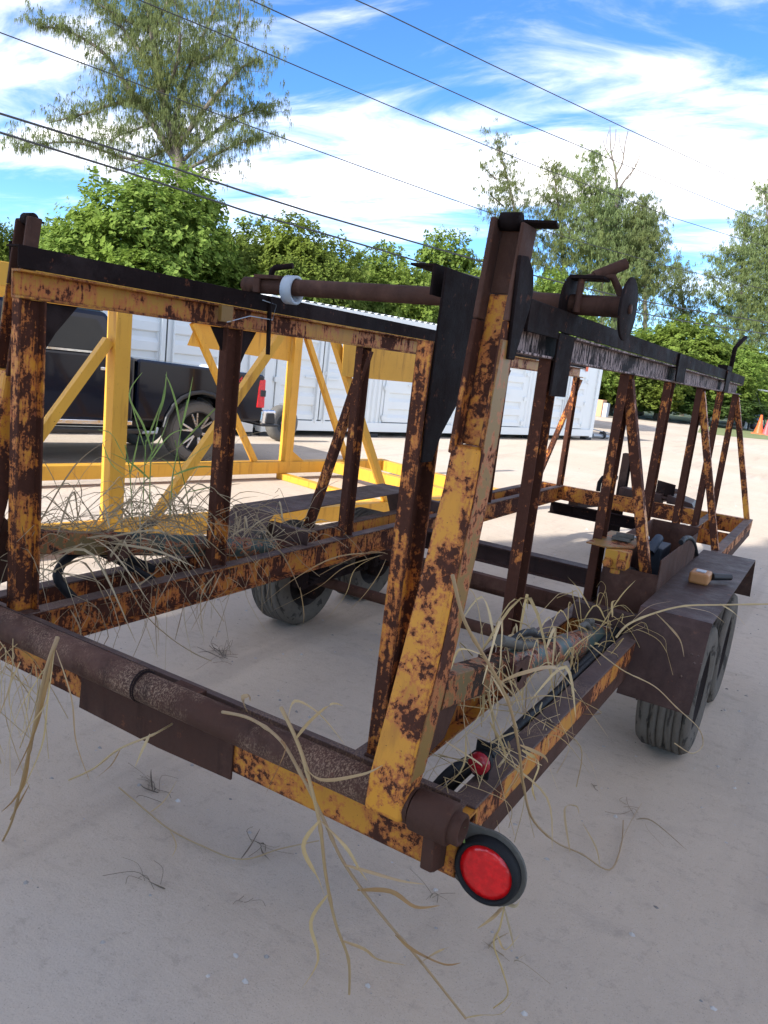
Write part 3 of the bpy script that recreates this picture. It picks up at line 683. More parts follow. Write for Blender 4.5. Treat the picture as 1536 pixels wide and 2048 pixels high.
# reel bar lying across both upper rails
BY, BZ = 1.19, UT+.036
RB = thing('reel_bar', 'brown steel bar with two end discs lying across both upper rails', 'bar', (0, BY, BZ))
MB().tube([(-.82, BY, BZ), (0, BY, BZ), (.87, BY, BZ)], .035, 20).build('bar', MAT['brown'], RB, .003)
for x in (.665, .868):
    MB().lathe([(0, .012), (0, .100), (.003, .104), (.007, .104), (.010, .100), (.010, .012)], (x, BY, BZ-.005), (1, 0, 0), 36).build('disc', MAT['dark'], RB, 0)
MB().lathe([(0, .016), (.006, .016), (.006, .0001)], (.879, BY, BZ-.005), (1, 0, 0), 12).build('hub_cap', MAT['brown'], RB, 0)
MB().lathe([(0, .049), (0, .060), (.05, .060), (.05, .049)], (-.585, BY, BZ-.010), (1, .12, 0), 28, True).build('collar', MAT['greyp'], RB, 0, 'grey plastic collar')
MB().box((-.735, BY-.05, BZ+.025), (-.60, BY+.05, BZ+.042)).box((-.735, BY-.05, BZ-.034), (-.70, BY-.04, BZ+.025)).build('clamp', MAT['brown'], RB, .003)
MB().tube([(-.68, BY, BZ+.04), (-.675, BY, BZ+.065), (-.66, BY, BZ+.078), (-.58, BY+.02, BZ+.092)], .013, 8).build('hook', MAT['dark'], RB, 0)
MB().tube([(.71, BY-.04, BZ-.03), (.71, BY-.03, BZ+.085), (.76, BY, BZ+.10), (.80, BY+.02, BZ+.10), (.83, BY+.03, BZ+.05), (.835, BY+.03, BZ+.03)], .013, 8).build('bent_rod', MAT['brown'], RB, 0)
MB().box((.67, BY-.05, BZ+.082), (.79, BY+.03, BZ+.094)).build('top_strap', MAT['dark'], RB, .002)
MB().tube([(.745, BY-.01, BZ+.095), (.83, BY+.05, BZ+.15)], .019, 12).build('handle', MAT['brown'], RB, .002)

# ---------------------------------------------------------------- second, yellow frame beside the trailer
D2 = np.array([.22, .9755, 0]); E2 = np.array([.9755, -.22, 0]); N0 = np.array([-3.007, 2.333, 0]); F0 = N0-2.44*E2
YF = thing('yellow_frame', 'bright yellow steel rack frame standing on sunny ground behind the rusty trailer', 'frame', tuple(F0))
def yf(O, s, z, off=0.0): return O+D2*s+E2*off+np.array([0, 0, z])
def Y(name, mb, bevel=.004): return mb.build(name, MAT['yellow'], YF, bevel)
for O, s0, s1 in ((N0, -2.3, 5.3), (F0, -1.0, 5.5)):
    Y('bottom_beam', MB().bar(yf(O, s0, .155), yf(O, s1, .155), .15, .15, tuple(E2)))
    Y('top_beam', MB().bar(yf(O, s0, 1.905), yf(O, s1, 1.905), .12, .15, tuple(E2)))
def post(O, s, w=.115): Y('post', MB().bar(yf(O, s, .2305), yf(O, s, 1.829), w, .12, tuple(E2)))
def brc(O, sa, za, sb, zb, off=0.): Y('brace', MB().bar(yf(O, sa, za, off), yf(O, sb, zb, off), .07, .07, tuple(E2)))
post(N0, 0, .14); post(N0, -2.2)
brc(N0, -.08, 1.56, -.98, .235); brc(N0, .36, .235, 1.50, 1.825); brc(N0, 2.05, 1.825, 3.0, .235)
post(F0, 3.62, .14)
brc(F0, 2.12, 1.825, 3.12, .235); brc(F0, 3.80, 1.825, 4.72, .235)
def plt(O, pts, off): Y('plate', MB().plate([yf(O, s, z, off) for s, z in pts], tuple(E2*.01)), .001)
plt(F0, [(2.16, 1.826), (2.06, 1.57), (3.54, 1.51), (3.54, 1.826)], .0)
plt(N0, [(2.12, 1.828), (2.14, 1.46), (3.46, 1.46), (3.46, 1.828)], .065)
Y('cross_beam', MB().bar(yf(F0, 4.42, .155, .078), yf(N0, 4.42, .155, -.078), .14, .15, tuple(D2)))
Y('cross_beam', MB().bar(yf(F0, 5.42, .155, .078), yf(N0, 5.22, .155, -.078), .12, .15, tuple(D2)))
Y('foot_beam', MB().bar(yf(F0, 3.55, .04, .0), yf(N0, 3.55, .04, 0), .12, .075, tuple(D2)))
Y('gusset', MB().plate([yf(F0, 3.70, .231, .03), yf(F0, 3.70, .36, .03), yf(F0, 3.90, .231, .03)], tuple(E2*.012)), .001)

# ---------------------------------------------------------------- containers
CA = np.array([-7.929, 9.824, 0.]); CD = np.array([.2161, .9764, 0.]); CN = np.array([.9764, -.2161, 0.])
CL, CH, CW = 12.8, 2.62, 2.5
def container(label):
    T = thing('shipping_container', label, 'container', tuple(CA), 'white side door containers behind the truck')
    def c3(t_, z, n=0.): return CA+CD*t_+CN*n+np.array([0, 0, z])
    def cbox(mb, t0, t1, z0, z1, n0, n1):
        mb.hexa([c3(t0, z0, n1), c3(t1, z0, n1), c3(t1, z0, n0), c3(t0, z0, n0)], [c3(t0, z1, n1), c3(t1, z1, n1), c3(t1, z1, n0), c3(t0, z1, n0)]); return mb
    def B(name, mb, mat='white', bevel=.006, parent=None): return mb.build(name, MAT[mat], parent or T, bevel)
    B('bottom_rail', cbox(MB(), .16, CL-.16, .12, .32, -.14, -.005))
    B('top_rail', cbox(MB(), .16, CL-.16, CH-.17, CH-.02, -.14, -.005))
    for a in (0, CL-.18): B('corner_post', cbox(MB(), a, a+.18, .08, CH, -.18, 0))
    for a in (0, CL-.18): B('corner_post', cbox(MB(), a, a+.18, .08, CH, -CW, -CW+.18))
    rf = MB(); nn = 64
    for i in range(nn):
        a = .02+(CL-.04)*i/nn; b = .02+(CL-.04)*(i+1)/nn; q = (b-a)/4
        for t0, t1, h0, h1 in ((a, a+q, 0, .03), (a+q, a+2*q, .03, .03), (a+2*q, a+3*q, .03, 0), (a+3*q, b, 0, 0)):
            rf.sheet(c3(t0, CH-.015+h0, -.02), c3(t1, CH-.015+h1, -.02), c3(t1, CH-.015+h1, -CW+.02), c3(t0, CH-.015+h0, -CW+.02))
    rf.build('roof', MAT['white'], T, 0, fix=False)
    B('back_wall', cbox(MB(), .18, CL-.18, .12, CH-.02, -CW+.02, -CW+.06))
    for a in (.06, CL-.1):
        en = MB(); k = 22; w0, w1 = -.18, -CW+.18
        for i in range(k):
            n0 = w0+(w1-w0)*i/k; n1 = w0+(w1-w0)*(i+1)/k; dd = .04 if i % 2 else 0
            en.hexa([c3(a+dd, .12, n0), c3(a+dd+.03, .12, n0), c3(a+dd+.03, .12, n1), c3(a+dd, .12, n1)], [c3(a+dd, CH-.02, n0), c3(a+dd+.03, CH-.02, n0), c3(a+dd+.03, CH-.02, n1), c3(a+dd, CH-.02, n1)])
        B('end_wall', en, 'white', 0)
    B('back_panel', cbox(MB(), .19, CL-.19, .33, CH-.18, -.145, -.12), 'white', 0)
    for a, b in ((2.66, 3.26), (5.76, 6.40), (8.92, 9.66)):       # corrugated strips between the door pairs
        co = MB(); k = 4; wd = (b-a)/k; front = []
        for i in range(k):
            front += [(a+wd*i, -.07), (a+wd*(i+.2), -.035), (a+wd*(i+.55), -.035), (a+wd*(i+.75), -.07)]
        front.append((b, -.07))
        prof = front+[(b, -.115), (a, -.115)]
        n = len(prof)
        vs = [c3(tt, z, nn_) for z in (.321, CH-.171) for tt, nn_ in prof]
        co.add(vs, [(i, (i+1) % n, n+(i+1) % n, n+i) for i in range(n)]+[tuple(range(n)), tuple(range(n, 2*n))])
        B('corrugated_panel', co, 'white', 0)
    Z0, Z1 = .34, CH-.19
    for a, b in ((.181, .285), (12.10, CL-.181), (2.615, 2.655), (5.67, 5.755), (8.82, 8.915), (3.265, 3.34), (6.405, 6.49), (9.665, 9.74)):
        B('door_jamb', cbox(MB(), a, b, .321, CH-.171, -.115, -.05), 'white', .004)
    for a in (.30, 3.35, 6.50, 9.75): B('door_gap_shade', cbox(MB(), a+1.142, a+1.168, Z0, Z1, -.115, -.045), 'gap', 0)  # dark strips paint the shade in the gaps between door leaves
    for a in (.30, 3.35, 6.50, 9.75):
        for j in range(2):
            t0 = a+j*1.17; t1 = t0+1.14
            leaf = MB(); fr = .13; prev = Z0; rows = []
            zr = [Z0+.10, Z0+.46, Z0+.98, Z0+1.33, Z0+1.68]
            def front(ta, tb, za, zb, na=-.03, nb=None):
                nb = na if nb is None else nb
                leaf.sheet(c3(ta, za, na), c3(tb, za, na), c3(tb, zb, nb), c3(ta, zb, nb))
            hh = .20
            for zz in zr:
                front(t0, t1, prev, zz); front(t0, t0+fr, zz, zz+hh); front(t1-fr, t1, zz, zz+hh)
                i0, i1, dd = t0+fr, t1-fr, -.075
                za, zb = zz+.075, zz+hh-.03
                leaf.sheet(c3(i0, zz, -.03), c3(i1, zz, -.03), c3(i1-.03, za, dd), c3(i0+.03, za, dd))
                leaf.sheet(c3(i0+.03, za, dd), c3(i1-.03, za, dd), c3(i1-.03, zb, dd), c3(i0+.03, zb, dd))
                leaf.sheet(c3(i0+.03, zb, dd), c3(i1-.03, zb, dd), c3(i1, zz+hh, -.03), c3(i0, zz+hh, -.03))
                leaf.sheet(c3(i0, zz, -.03), c3(i0+.03, za, dd), c3(i0+.03, zb, dd), c3(i0, zz+hh, -.03))
                leaf.sheet(c3(i1, zz, -.03), c3(i1, zz+hh, -.03), c3(i1-.03, zb, dd), c3(i1-.03, za, dd))
                prev = zz+hh
            front(t0, t1, prev, Z1)
            leaf.sheet(c3(t0, Z0, -.03), c3(t0, Z1, -.03), c3(t0, Z1, -.11), c3(t0, Z0, -.11)); leaf.sheet(c3(t1, Z0, -.03), c3(t1, Z1, -.03), c3(t1, Z1, -.11), c3(t1, Z0, -.11))
            leaf.sheet(c3(t0, Z1, -.03), c3(t1, Z1, -.03), c3(t1, Z1, -.11), c3(t0, Z1, -.11)); leaf.sheet(c3(t0, Z0, -.03), c3(t1, Z0, -.03), c3(t1, Z0, -.11), c3(t0, Z0, -.11))
            dr = B('door', leaf, 'white', 0)
            tr_ = t1-.10 if j == 0 else t0+.10
            B('lock_rod', MB().tube([c3(tr_, Z0-.05, .0), c3(tr_, Z1+.05, .0)], .019, 8), 'white', 0, dr)
            for z in (Z0-.02, Z0+.95, Z1-.02): B('rod_keeper', cbox(MB(), tr_-.05, tr_+.05, z-.035, z+.035, -.029, -.004), 'white', .002, dr)
            B('lock_lever', cbox(MB(), tr_-.35 if j == 0 else tr_+.02, tr_-.02 if j == 0 else tr_+.35, Z0+.83, Z0+.86, .0, .02), 'white', .002, dr)
            th_ = t0 if j == 0 else t1
            for z in (Z0+.10, Z0+.75, Z0+1.4, Z1-.12): B('hinge', cbox(MB(), th_-.06, th_+.06, z-.05, z+.05, -.029, .012), 'white', .003, dr)
    st = MB(); cbox(st, CL-.98, CL-.84, 2.05, 2.25, -.029, -.027); B('warning_sticker', st, 'cone', 0)
    for t0 in (.0, 2.95, 6.1, 9.3, CL-.3): B('support_block', cbox(MB(), t0, t0+.3, .0, .079, -.25, -.02), 'gap')
    B('floor_frame', cbox(MB(), .18, CL-.18, .121, .20, -CW+.1, -.16), 'gap', 0)
    return T
C1 = container('white container with door pairs to the right of the dark pickup')
index_children()
C2 = dup(C1); C2.location = tuple(CA-CD*(CL+.18)); C2.scale = (1, 1, .92); C2['label'] = 'white container directly behind the dark pickup, beyond the yellow frame'

# ---------------------------------------------------------------- pickup truck
th14 = R(14); TF = np.array([-math.sin(th14), -math.cos(th14), 0]); TN = np.array([math.cos(th14), -math.sin(th14), 0]); TW0 = np.array([-5.87, 6.11, 0.])
PK = thing('pickup_truck', 'dark navy crew cab pickup truck parked by the white containers', 'pickup truck', tuple(TW0))
def tp(u, z, n=0.): return TW0+TF*u+TN*n+np.array([0, 0, z])
def K(name, mb, mat, bevel=.0, parent=None, label=None): return mb.build(name, MAT[mat], parent or PK, bevel, label)
def side_extr(mb, prof, n0, n1, inset=0.0):
    n = len(prof); mb.add([tp(u, z, n0) for u, z in prof]+[tp(u, z, n1) for u, z in prof], [(i, (i+1) % n, n+(i+1) % n, n+i) for i in range(n)]+[tuple(range(n)), tuple(range(2*n-1, n-1, -1))]); return mb
WR = .425
def arch(cx, r=.52, z0=.52):
    return [(cx+r*math.cos(a), .44+r*math.sin(a)) for a in [R(10+16*k) for k in range(11)] ]
# bed and cab lower body with wheel arches
prof = [(-1.02, .60), (-1.02, 1.26), (.93, 1.335), (.93, .56), (.56, .56)]+[(p[0], p[1]) for p in arch(0.)]+[(-.56, .60)]
K('bed', side_extr(MB(), prof, -1.86, 0), 'navy', .035)
prof = [(.96, .55), (.96, 1.345), (3.45, 1.36), (4.75, 1.22), (4.9, 1.0), (4.92, .6), (4.36, .52)]+[(p[0], p[1]) for p in arch(3.78)]+[(3.2, .55)]
K('cab_body', side_extr(MB(), prof, -1.86, 0), 'navy', .035)
cb = MB(); c_lo = [(1.02, 1.34), (3.55, 1.34)]; 
lo4 = [tp(1.03, 1.345, -.02), tp(3.75, 1.345, -.02), tp(3.75, 1.345, -1.84), tp(1.03, 1.345, -1.84)]
hi4 = [tp(1.25, 1.86, -.22), tp(2.75, 1.90, -.22), tp(2.75, 1.90, -1.64), tp(1.25, 1.86, -1.64)]
K('cab_roof', cb.hexa(lo4, hi4), 'navy', .07)
def win(u0, u1, s0, s1):
    def w_(u, z):                      # lies on the leaning cab side, 4 mm proud
        f = (z-1.345)/(.52); return tp(u, z, -.02-.20*f+.006)
    return MB().add([w_(u0+s0*.05, 1.385), w_(u1-s1*.05, 1.385), w_(u1-s1*.22, 1.76), w_(u0+s0*.20, 1.75), w_(u0+s0*.06, 1.48)], [(0, 1, 2, 3, 4)])
for u0, u1, s0, s1 in ((1.20, 2.06, 1, 0), (2.14, 3.45, 0, 1.6)):
    K('window', win(u0, u1, s0, s1), 'glass')
K('belt_trim', MB().hexa([tp(1.28, 1.352, .0), tp(3.4, 1.362, .0), tp(3.4, 1.362, -.03), tp(1.28, 1.352, -.03)], [tp(1.28, 1.376, .0), tp(3.4, 1.386, .0), tp(3.4, 1.386, -.03), tp(1.28, 1.376, -.03)]), 'chrome')
K('roof_rail', MB().tube([tp(1.3, 1.868, -.24), tp(2.7, 1.905, -.24)], .012, 6), 'navy')
for u0, u1 in ((1.06, 2.08), (2.12, 3.2)):
    for a, b, z0, z1 in ((u0-.004, u0+.004, .60, 1.33), (u1-.004, u1+.004, .60, 1.33)): K('door_gap', MB().hexa([tp(a, z0, .001), tp(b, z0, .001), tp(b, z0, -.01), tp(a, z0, -.01)], [tp(a, z1, .001), tp(b, z1, .001), tp(b, z1, -.01), tp(a, z1, -.01)]), 'blackp')
    K('door_handle', MB().hexa([tp(u0+.10, 1.16, .0), tp(u0+.36, 1.16, .0), tp(u0+.36, 1.16, .03), tp(u0+.10, 1.16, .03)], [tp(u0+.10, 1.20, .0), tp(u0+.36, 1.20, .0), tp(u0+.36, 1.20, .03), tp(u0+.10, 1.20, .03)]), 'chrome', .01)
K('rocker_trim', MB().hexa([tp(.98, .50, .03), tp(3.2, .50, .03), tp(3.2, .50, -.2), tp(.98, .50, -.2)], [tp(.98, .56, .03), tp(3.2, .56, .03), tp(3.2, .56, -.2), tp(.98, .56, -.2)]), 'chrome', .01)
K('running_board', MB().hexa([tp(.85, .40, .06), tp(3.15, .40, .06), tp(3.15, .40, -.1), tp(.85, .40, -.1)], [tp(.85, .46, .08), tp(3.15, .46, .08), tp(3.15, .46, -.1), tp(.85, .46, -.1)]), 'blackp', .015)
K('chassis', MB().hexa([tp(-.9, .42, -.45), tp(4.6, .42, -.45), tp(4.6, .42, -1.4), tp(-.9, .42, -1.4)], [tp(-.9, .60, -.45), tp(4.6, .60, -.45), tp(4.6, .60, -1.4), tp(-.9, .60, -1.4)]), 'blackp', .02)
for cx in (0., 3.78):
    fl = MB()
    pts = [tp(cx+.53*math.cos(a), .44+.53*math.sin(a), .012) for a in [R(5+17*k) for k in range(11)]]
    fl.tube(pts, .03, 6)
    K('arch_flare', fl, 'blackp')
K('tail_light', MB().hexa([tp(-1.035, .80, .012), tp(-.90, .80, .012), tp(-.90, .80, -.16), tp(-1.035, .80, -.16)], [tp(-1.035, 1.20, .0), tp(-.92, 1.20, .0), tp(-.92, 1.20, -.16), tp(-1.035, 1.20, -.16)]), 'redl', .012, None, 'tall red tail light at the bed corner')
K('reverse_lamp', MB().hexa([tp(-1.04, .96, .016), tp(-.95, .96, .016), tp(-.95, .96, -.02), tp(-1.04, .96, -.02)], [tp(-1.04, 1.05, .016), tp(-.95, 1.05, .016), tp(-.95, 1.05, -.02), tp(-1.04, 1.05, -.02)]), 'blackp', .005)
K('tailgate', MB().hexa([tp(-1.06, .68, -.17), tp(-1.02, .68, -.17), tp(-1.02, .68, -1.69), tp(-1.06, .68, -1.69)], [tp(-1.06, 1.26, -.17), tp(-1.02, 1.26, -.17), tp(-1.02, 1.26, -1.69), tp(-1.06, 1.26, -1.69)]), 'navy', .01)
K('bumper', MB().hexa([tp(-1.26, .55, -.0), tp(-.98, .55, .02), tp(-.98, .55, -1.88), tp(-1.26, .55, -1.86)], [tp(-1.26, .77, -.0), tp(-1.0, .77, .02), tp(-1.0, .77, -1.88), tp(-1.26, .77, -1.86)]), 'chrome', .03)
K('bumper_pad', MB().hexa([tp(-1.24, .58, .03), tp(-1.06, .58, .03), tp(-1.06, .58, -.05), tp(-1.24, .58, -.05)], [tp(-1.22, .73, .03), tp(-1.08, .73, .03), tp(-1.08, .73, -.05), tp(-1.22, .73, -.05)]), 'blackp', .015)
K('bumper_step', MB().hexa([tp(-1.30, .535, .04), tp(-1.0, .535, .04), tp(-1.0, .535, -1.9), tp(-1.30, .535, -1.9)], [tp(-1.30, .565, .04), tp(-1.0, .565, .04), tp(-1.0, .565, -1.9), tp(-1.30, .565, -1.9)]), 'blackp', .008)
K('mirror', MB().hexa([tp(3.0, 1.36, .04), tp(3.14, 1.36, .04), tp(3.14, 1.36, .26), tp(3.0, 1.36, .26)], [tp(3.0, 1.58, .06), tp(3.14, 1.58, .06), tp(3.14, 1.58, .26), tp(3.0, 1.58, .26)]), 'navy', .03)
K('side_step', MB().tube([tp(.62, .47, .0), tp(.66, .42, .05), tp(.86, .42, .05)], .022, 8), 'steel')
fc = bpy.data.curves.new('lettering', 'FONT'); fc.body = 'FX4'; fc.size = .17; fc.extrude = .001; fc.align_x = 'CENTER'
fo = bpy.data.objects.new('lettering', fc); COL.objects.link(fo); fo.parent = PK
mt = NT('red decal').fin((0.62, 0.02, 0.02), .5); fc.materials.append(mt)
xa_, za_, na_ = Vector(-TF), Vector((0, 0, 1)), Vector(TN)
fo2 = bpy.data.objects.new('lettering', bpy.data.meshes.new_from_object(fo)); COL.objects.link(fo2); fo2.parent = PK; bpy.data.objects.remove(fo); fo = fo2; fo.name = 'lettering'
mm = Matrix.Identity(4)
for i in range(3): mm[i][0], mm[i][1], mm[i][2] = xa_[i], za_[i], na_[i]
lt = Vector(tp(-.50, 1.10, .004))-Vector(TW0); mm.translation = lt; fo.matrix_local = mm
def truck_wheel(u, n, s):
    c = tp(u, WR, n-.14*s); ax = tuple(TN*s); h = .14
    rim = K('wheel', MB().lathe([(.0, .0001), (.0, .255), (.10, .262), (.12, .272), (.13, .268), (.13, .285), (-.12, .285)], c, ax, 40), 'blackp')
    pr = [(-h*.8, .275), (-h*1.02, .31), (-h*1.02, .36), (-h*.9, .405), (-h*.8, WR-.012), (h*.8, WR-.012), (h*.9, .405), (h*1.02, .36), (h*1.02, .31), (h*.88, .275)]
    ty = MB().lathe(pr, c, ax, 56)
    A = Vector(ax).normalized(); B1 = A.orthogonal().normalized(); B2 = A.cross(B1); C_ = Vector(tuple(c))
    for k in range(44):
        a = 2*math.pi*k/44; da = 2*math.pi/44*.33
        for (h0, h1, r0, r1, sh) in ((.35*h, 1.03*h, WR, .385, 0.), (-1.03*h, -.35*h, .385, WR, 0.), (-.28*h, .28*h, WR, WR, .5)):
            aa = a+sh*2*math.pi/44
            def pt(h_, r_, an): return C_+A*h_+(B1*math.cos(an)+B2*math.sin(an))*r_
            hm = h0 if r0 == WR else h1
            top = [pt(h0, r0 if r0 == WR or True else r0, aa-da), pt(h1, r1, aa-da), pt(h1, r1, aa+da), pt(h0, r0, aa+da)]
            bot = [pt(h0, r0-.02, aa-da), pt(h1, r1-.02, aa-da), pt(h1, r1-.02, aa+da), pt(h0, r0-.02, aa+da)]
            ty.hexa(bot, top)
    K('tyre', ty, 'tyre2', 0, rim)
    for k in range(8):
        sp = MB()
        for dth, wdt in ((-.16, .024), (.16, .024)):
            a = 2*math.pi*k/6
            p0 = C_+A*.115+(B1*math.cos(a)+B2*math.sin(a))*.06; p1 = C_+A*.122+(B1*math.cos(a+dth)+B2*math.sin(a+dth))*.262
            sp.bar(p0, p1, wdt, .018, tuple((B1*-math.sin(a)+B2*math.cos(a))))
        K('spoke', sp, 'alloy', .003, rim)
    K('centre_cap', MB().lathe([(.10, .075), (.128, .07), (.135, .05), (.135, .0001)], c, ax, 20), 'blackp', 0, rim)
for u in (0., 3.78):
    truck_wheel(u, -.02, 1); truck_wheel(u, -1.84, -1)
# bed load: pale drum showing over the bed rail
BD = thing('bed_drum', 'pale drum standing in the pickup bed near the tailgate', 'drum', tuple(tp(-.55, .75, -.55)))
dc = ORG[BD.name]
MB().lathe([(0, .0001), (0, .24), (.30, .25), (.31, .26), (.33, .26), (.34, .25), (.55, .24), (.57, .2), (.57, .0001)], dc, (0, 0, 1), 24).build('drum_body', MAT['greyp'], BD, 0)
MB().tube([dc+np.array([.1, 0, .57]), dc+np.array([.1, 0, .62])], .03, 10).build('drum_cap', MAT['greyp'], BD, 0)

# spare wheel standing behind the truck's bumper
sc_ = onz((560, 882)); SW = thing('spare_wheel', 'loose grey wheel standing behind the pickup bumper', 'wheel', (sc_[0], sc_[1], 0))
cc = np.array([sc_[0], sc_[1], .33]); ax = tuple(CN)
MB().lathe([(-.09, .17), (-.11, .22), (-.105, .29), (-.07, .328), (.07, .328), (.105, .29), (.11, .22), (.09, .17)], cc, ax, 40).build('tyre', MAT['tyre2'], SW, 0)
MB().lathe([(.02, .0001), (.02, .04), (.03, .10), (.07, .13), (.075, .165), (.10, .18), (-.08, .18)], cc, ax, 32).build('rim', MAT['darksteel'], SW, 0)
MB().lathe([(.02, .045), (.045, .04), (.05, .0001)], cc, ax, 16).build('hub_cap', MAT['steel'], SW, 0)

# ---------------------------------------------------------------- far yard: cones, tank, gate, tube, box
def cone(q, h, mat, label):
    p = onz(q); T = thing('traffic_cone', label, 'cone', tuple(p), 'traffic cones on the far grass')
    MB().box(p+np.array([-.32*h, -.32*h, 0]), p+np.array([.32*h, .32*h, .05*h])).build('base', MAT[mat], T, .01)
    MB().lathe([(.05*h, .24*h), (.5*h, .13*h), (h, .045*h), (h, .0001)], p, (0, 0, 1), 16).build('cone_body', MAT[mat], T, 0)
cone((1516, 868), 1.12, 'cone', 'orange traffic cone on the far grass by the blue tank')
cone((1531, 870), .9, 'conep', 'faded red traffic cone at the right edge of the far grass')
tk = onz((1502, 858)); TK = thing('tank_trailer', 'blue grey tank on a small white undercarriage by the far gate', 'tank', tuple(tk))
rv = AX_R*np.array([1, 1, 0]); rv /= np.linalg.norm(rv)
def tkp(a, z, b=0.): return tk+rv*a+np.array([-rv[1], rv[0], 0])*b+np.array([0, 0, z])
MB().hexa([tkp(-.55, .45), tkp(.62, .45), tkp(.62, .45, 1.4), tkp(-.55, .45, 1.4)], [tkp(-.45, 1.45), tkp(.40, 1.62), tkp(.40, 1.62, 1.3), tkp(-.45, 1.45, 1.3)]).build('tank_body', MAT['steelblue'], TK, .12)
MB().box(tkp(-.4, 0)-np.array([.08, .08, 0]), tkp(-.4, .45)+np.array([.08, .08, 0])).build('leg', MAT['white'], TK, .01); MB().box(tkp(.4, 0)-np.array([.06, .06, 0]), tkp(.4, .45)+np.array([.06, .06, 0])).build('leg', MAT['white'], TK, .01)
MB().lathe([(-.1, .0001), (-.1, .22), (.1, .22), (.1, .0001)], tkp(.1, .22), tuple(np.array([-rv[1], rv[0], 0])), 16).build('wheel', MAT['blackp'], TK, 0)
gt = onz((1494, 860)); GT = thing('gate', 'dark steel frame gate with a grey top pipe at the right edge', 'gate', tuple(gt))
def gp(a, z): return gt+rv*a+np.array([0, .4, 0])+np.array([0, 0, z])
MB().tube([gp(0, 0), gp(.05, 2.55)], .05, 6).build('post', MAT['darksteel'], GT, 0)
MB().tube([gp(1.35, 0), gp(1.45, 2.5)], .05, 6).build('post', MAT['darksteel'], GT, 0)
MB().tube([gp(.05, 2.5), gp(1.2, .2)], .035, 6).build('stay', MAT['darksteel'], GT, 0)
MB().tube([gp(-.1, 2.62), gp(5., 2.45)], .06, 8).build('top_pipe', MAT['steel'], GT, 0)
lp = onz((1183, 877)); le = onz((1238, 879)); LT = thing('pipe_length', 'grey steel tube assembly lying at the end of the white container', 'tube', tuple(lp))
MB().tube([lp+np.array([0, 0, .10]), lp*.45+le*.55+np.array([0, 0, .08])], .075, 10).tube([lp+np.array([0, 0, .3]), le+np.array([0, 0, .12])], .02, 6).build('tube', MAT['steel'], LT, 0)
MB().lathe([(0, .0001), (0, .13), (.06, .13), (.06, .0001)], lp*.65+le*.35+np.array([0, 0, .13]), tuple((le-lp)/np.linalg.norm(le-lp)), 14).lathe([(0, .0001), (0, .12), (.06, .12), (.06, .0001)], lp*.1+le*.9+np.array([0, 0, .12]), tuple((le-lp)/np.linalg.norm(le-lp)), 14).build('flange', MAT['darksteel'], LT, 0)
bp = onz((1193, 832)); BXT = thing('stacked_box', 'pale orange box standing at the far tree line past the container', 'box', tuple(bp))
MB().box(bp+np.array([-.45, -.4, 0]), bp+np.array([.35, .4, .95])).build('box_body', MAT['crate'], BXT, .02)
MB().box(bp+np.array([.36, -.3, .0]), bp+np.array([.62, .2, .8])).build('side_panel', MAT['greyp'], BXT, .02)

# ---------------------------------------------------------------- vegetation
def rnd_dir(r):
    z = r.uniform(-1, 1); a = r.uniform(0, 2*math.pi); q = math.sqrt(1-z*z); return np.array([q*math.cos(a), q*math.sin(a), z])

def leaf_mesh(name, seed, lobes, n_ros, leaf=(.15, .055), per=8, mat='leaf'):
    """rosettes of pointed leaves over the outside of several lobes; unit: metres"""
    r = np.random.RandomState(seed)
    vol = np.array([l[3]*l[4]*l[5] for l in lobes])**(2/3); vol /= vol.sum()
    V = []; 
    idx = r.choice(len(lobes), n_ros, p=vol)
    for i in idx:
        cx, cy, cz, rx, ry, rz = lobes[i]
        d = r.normal(size=3); d /= np.linalg.norm(d)
        if d[2] < -.35: d[2] = -d[2]*.5
        bumpv = 1+.18*mnoise.noise(Vector((d[0]*3.1+i*7, d[1]*3.1, d[2]*3.1)))+.17*mnoise.noise(Vector((d[0]*6.5+i*3, d[1]*6.5, d[2]*6.5)))
        rr = bumpv*(1-abs(r.normal(0, .09)))
        if r.rand() < .12: rr *= r.uniform(.55, .9)
        if r.rand() < .05: rr *= 1.09
        c = np.array([cx+rx*d[0]*rr, cy+ry*d[1]*rr, cz+rz*d[2]*rr])
        ax = d*.6+np.array([0, 0, .75])+r.normal(0, .28, 3); ax /= np.linalg.norm(ax)
        t1 = np.cross(ax, [.3, .9, .1]); t1 /= np.linalg.norm(t1); t2 = np.cross(ax, t1)
        sc = r.uniform(.75, 1.3)
        for k in range(per):
            a = 2*math.pi*k/per+r.uniform(-.3, .3); el = r.uniform(-.25, .75)
            dr = (t1*math.cos(a)+t2*math.sin(a))*math.cos(el)+ax*math.sin(el)
            sd = np.cross(dr, ax); sd /= (np.linalg.norm(sd)+1e-9)
            L = leaf[0]*sc*r.uniform(.7, 1.2); W = leaf[1]*sc
            b = c+dr*L*.08-ax*r.uniform(0, .10)
            tip = b+dr*L-ax*L*.16
            m_ = b+dr*L*.55
            V.append((b, m_-sd*W, tip, m_+sd*W))
    V = np.array(V).reshape(-1, 3)
    n = len(V)//4
    me = bpy.data.meshes.new(name)
    me.from_pydata(V.tolist(), [], np.arange(4*n).reshape(-1, 4).tolist())
    me.materials.append(MAT[mat])
    return me

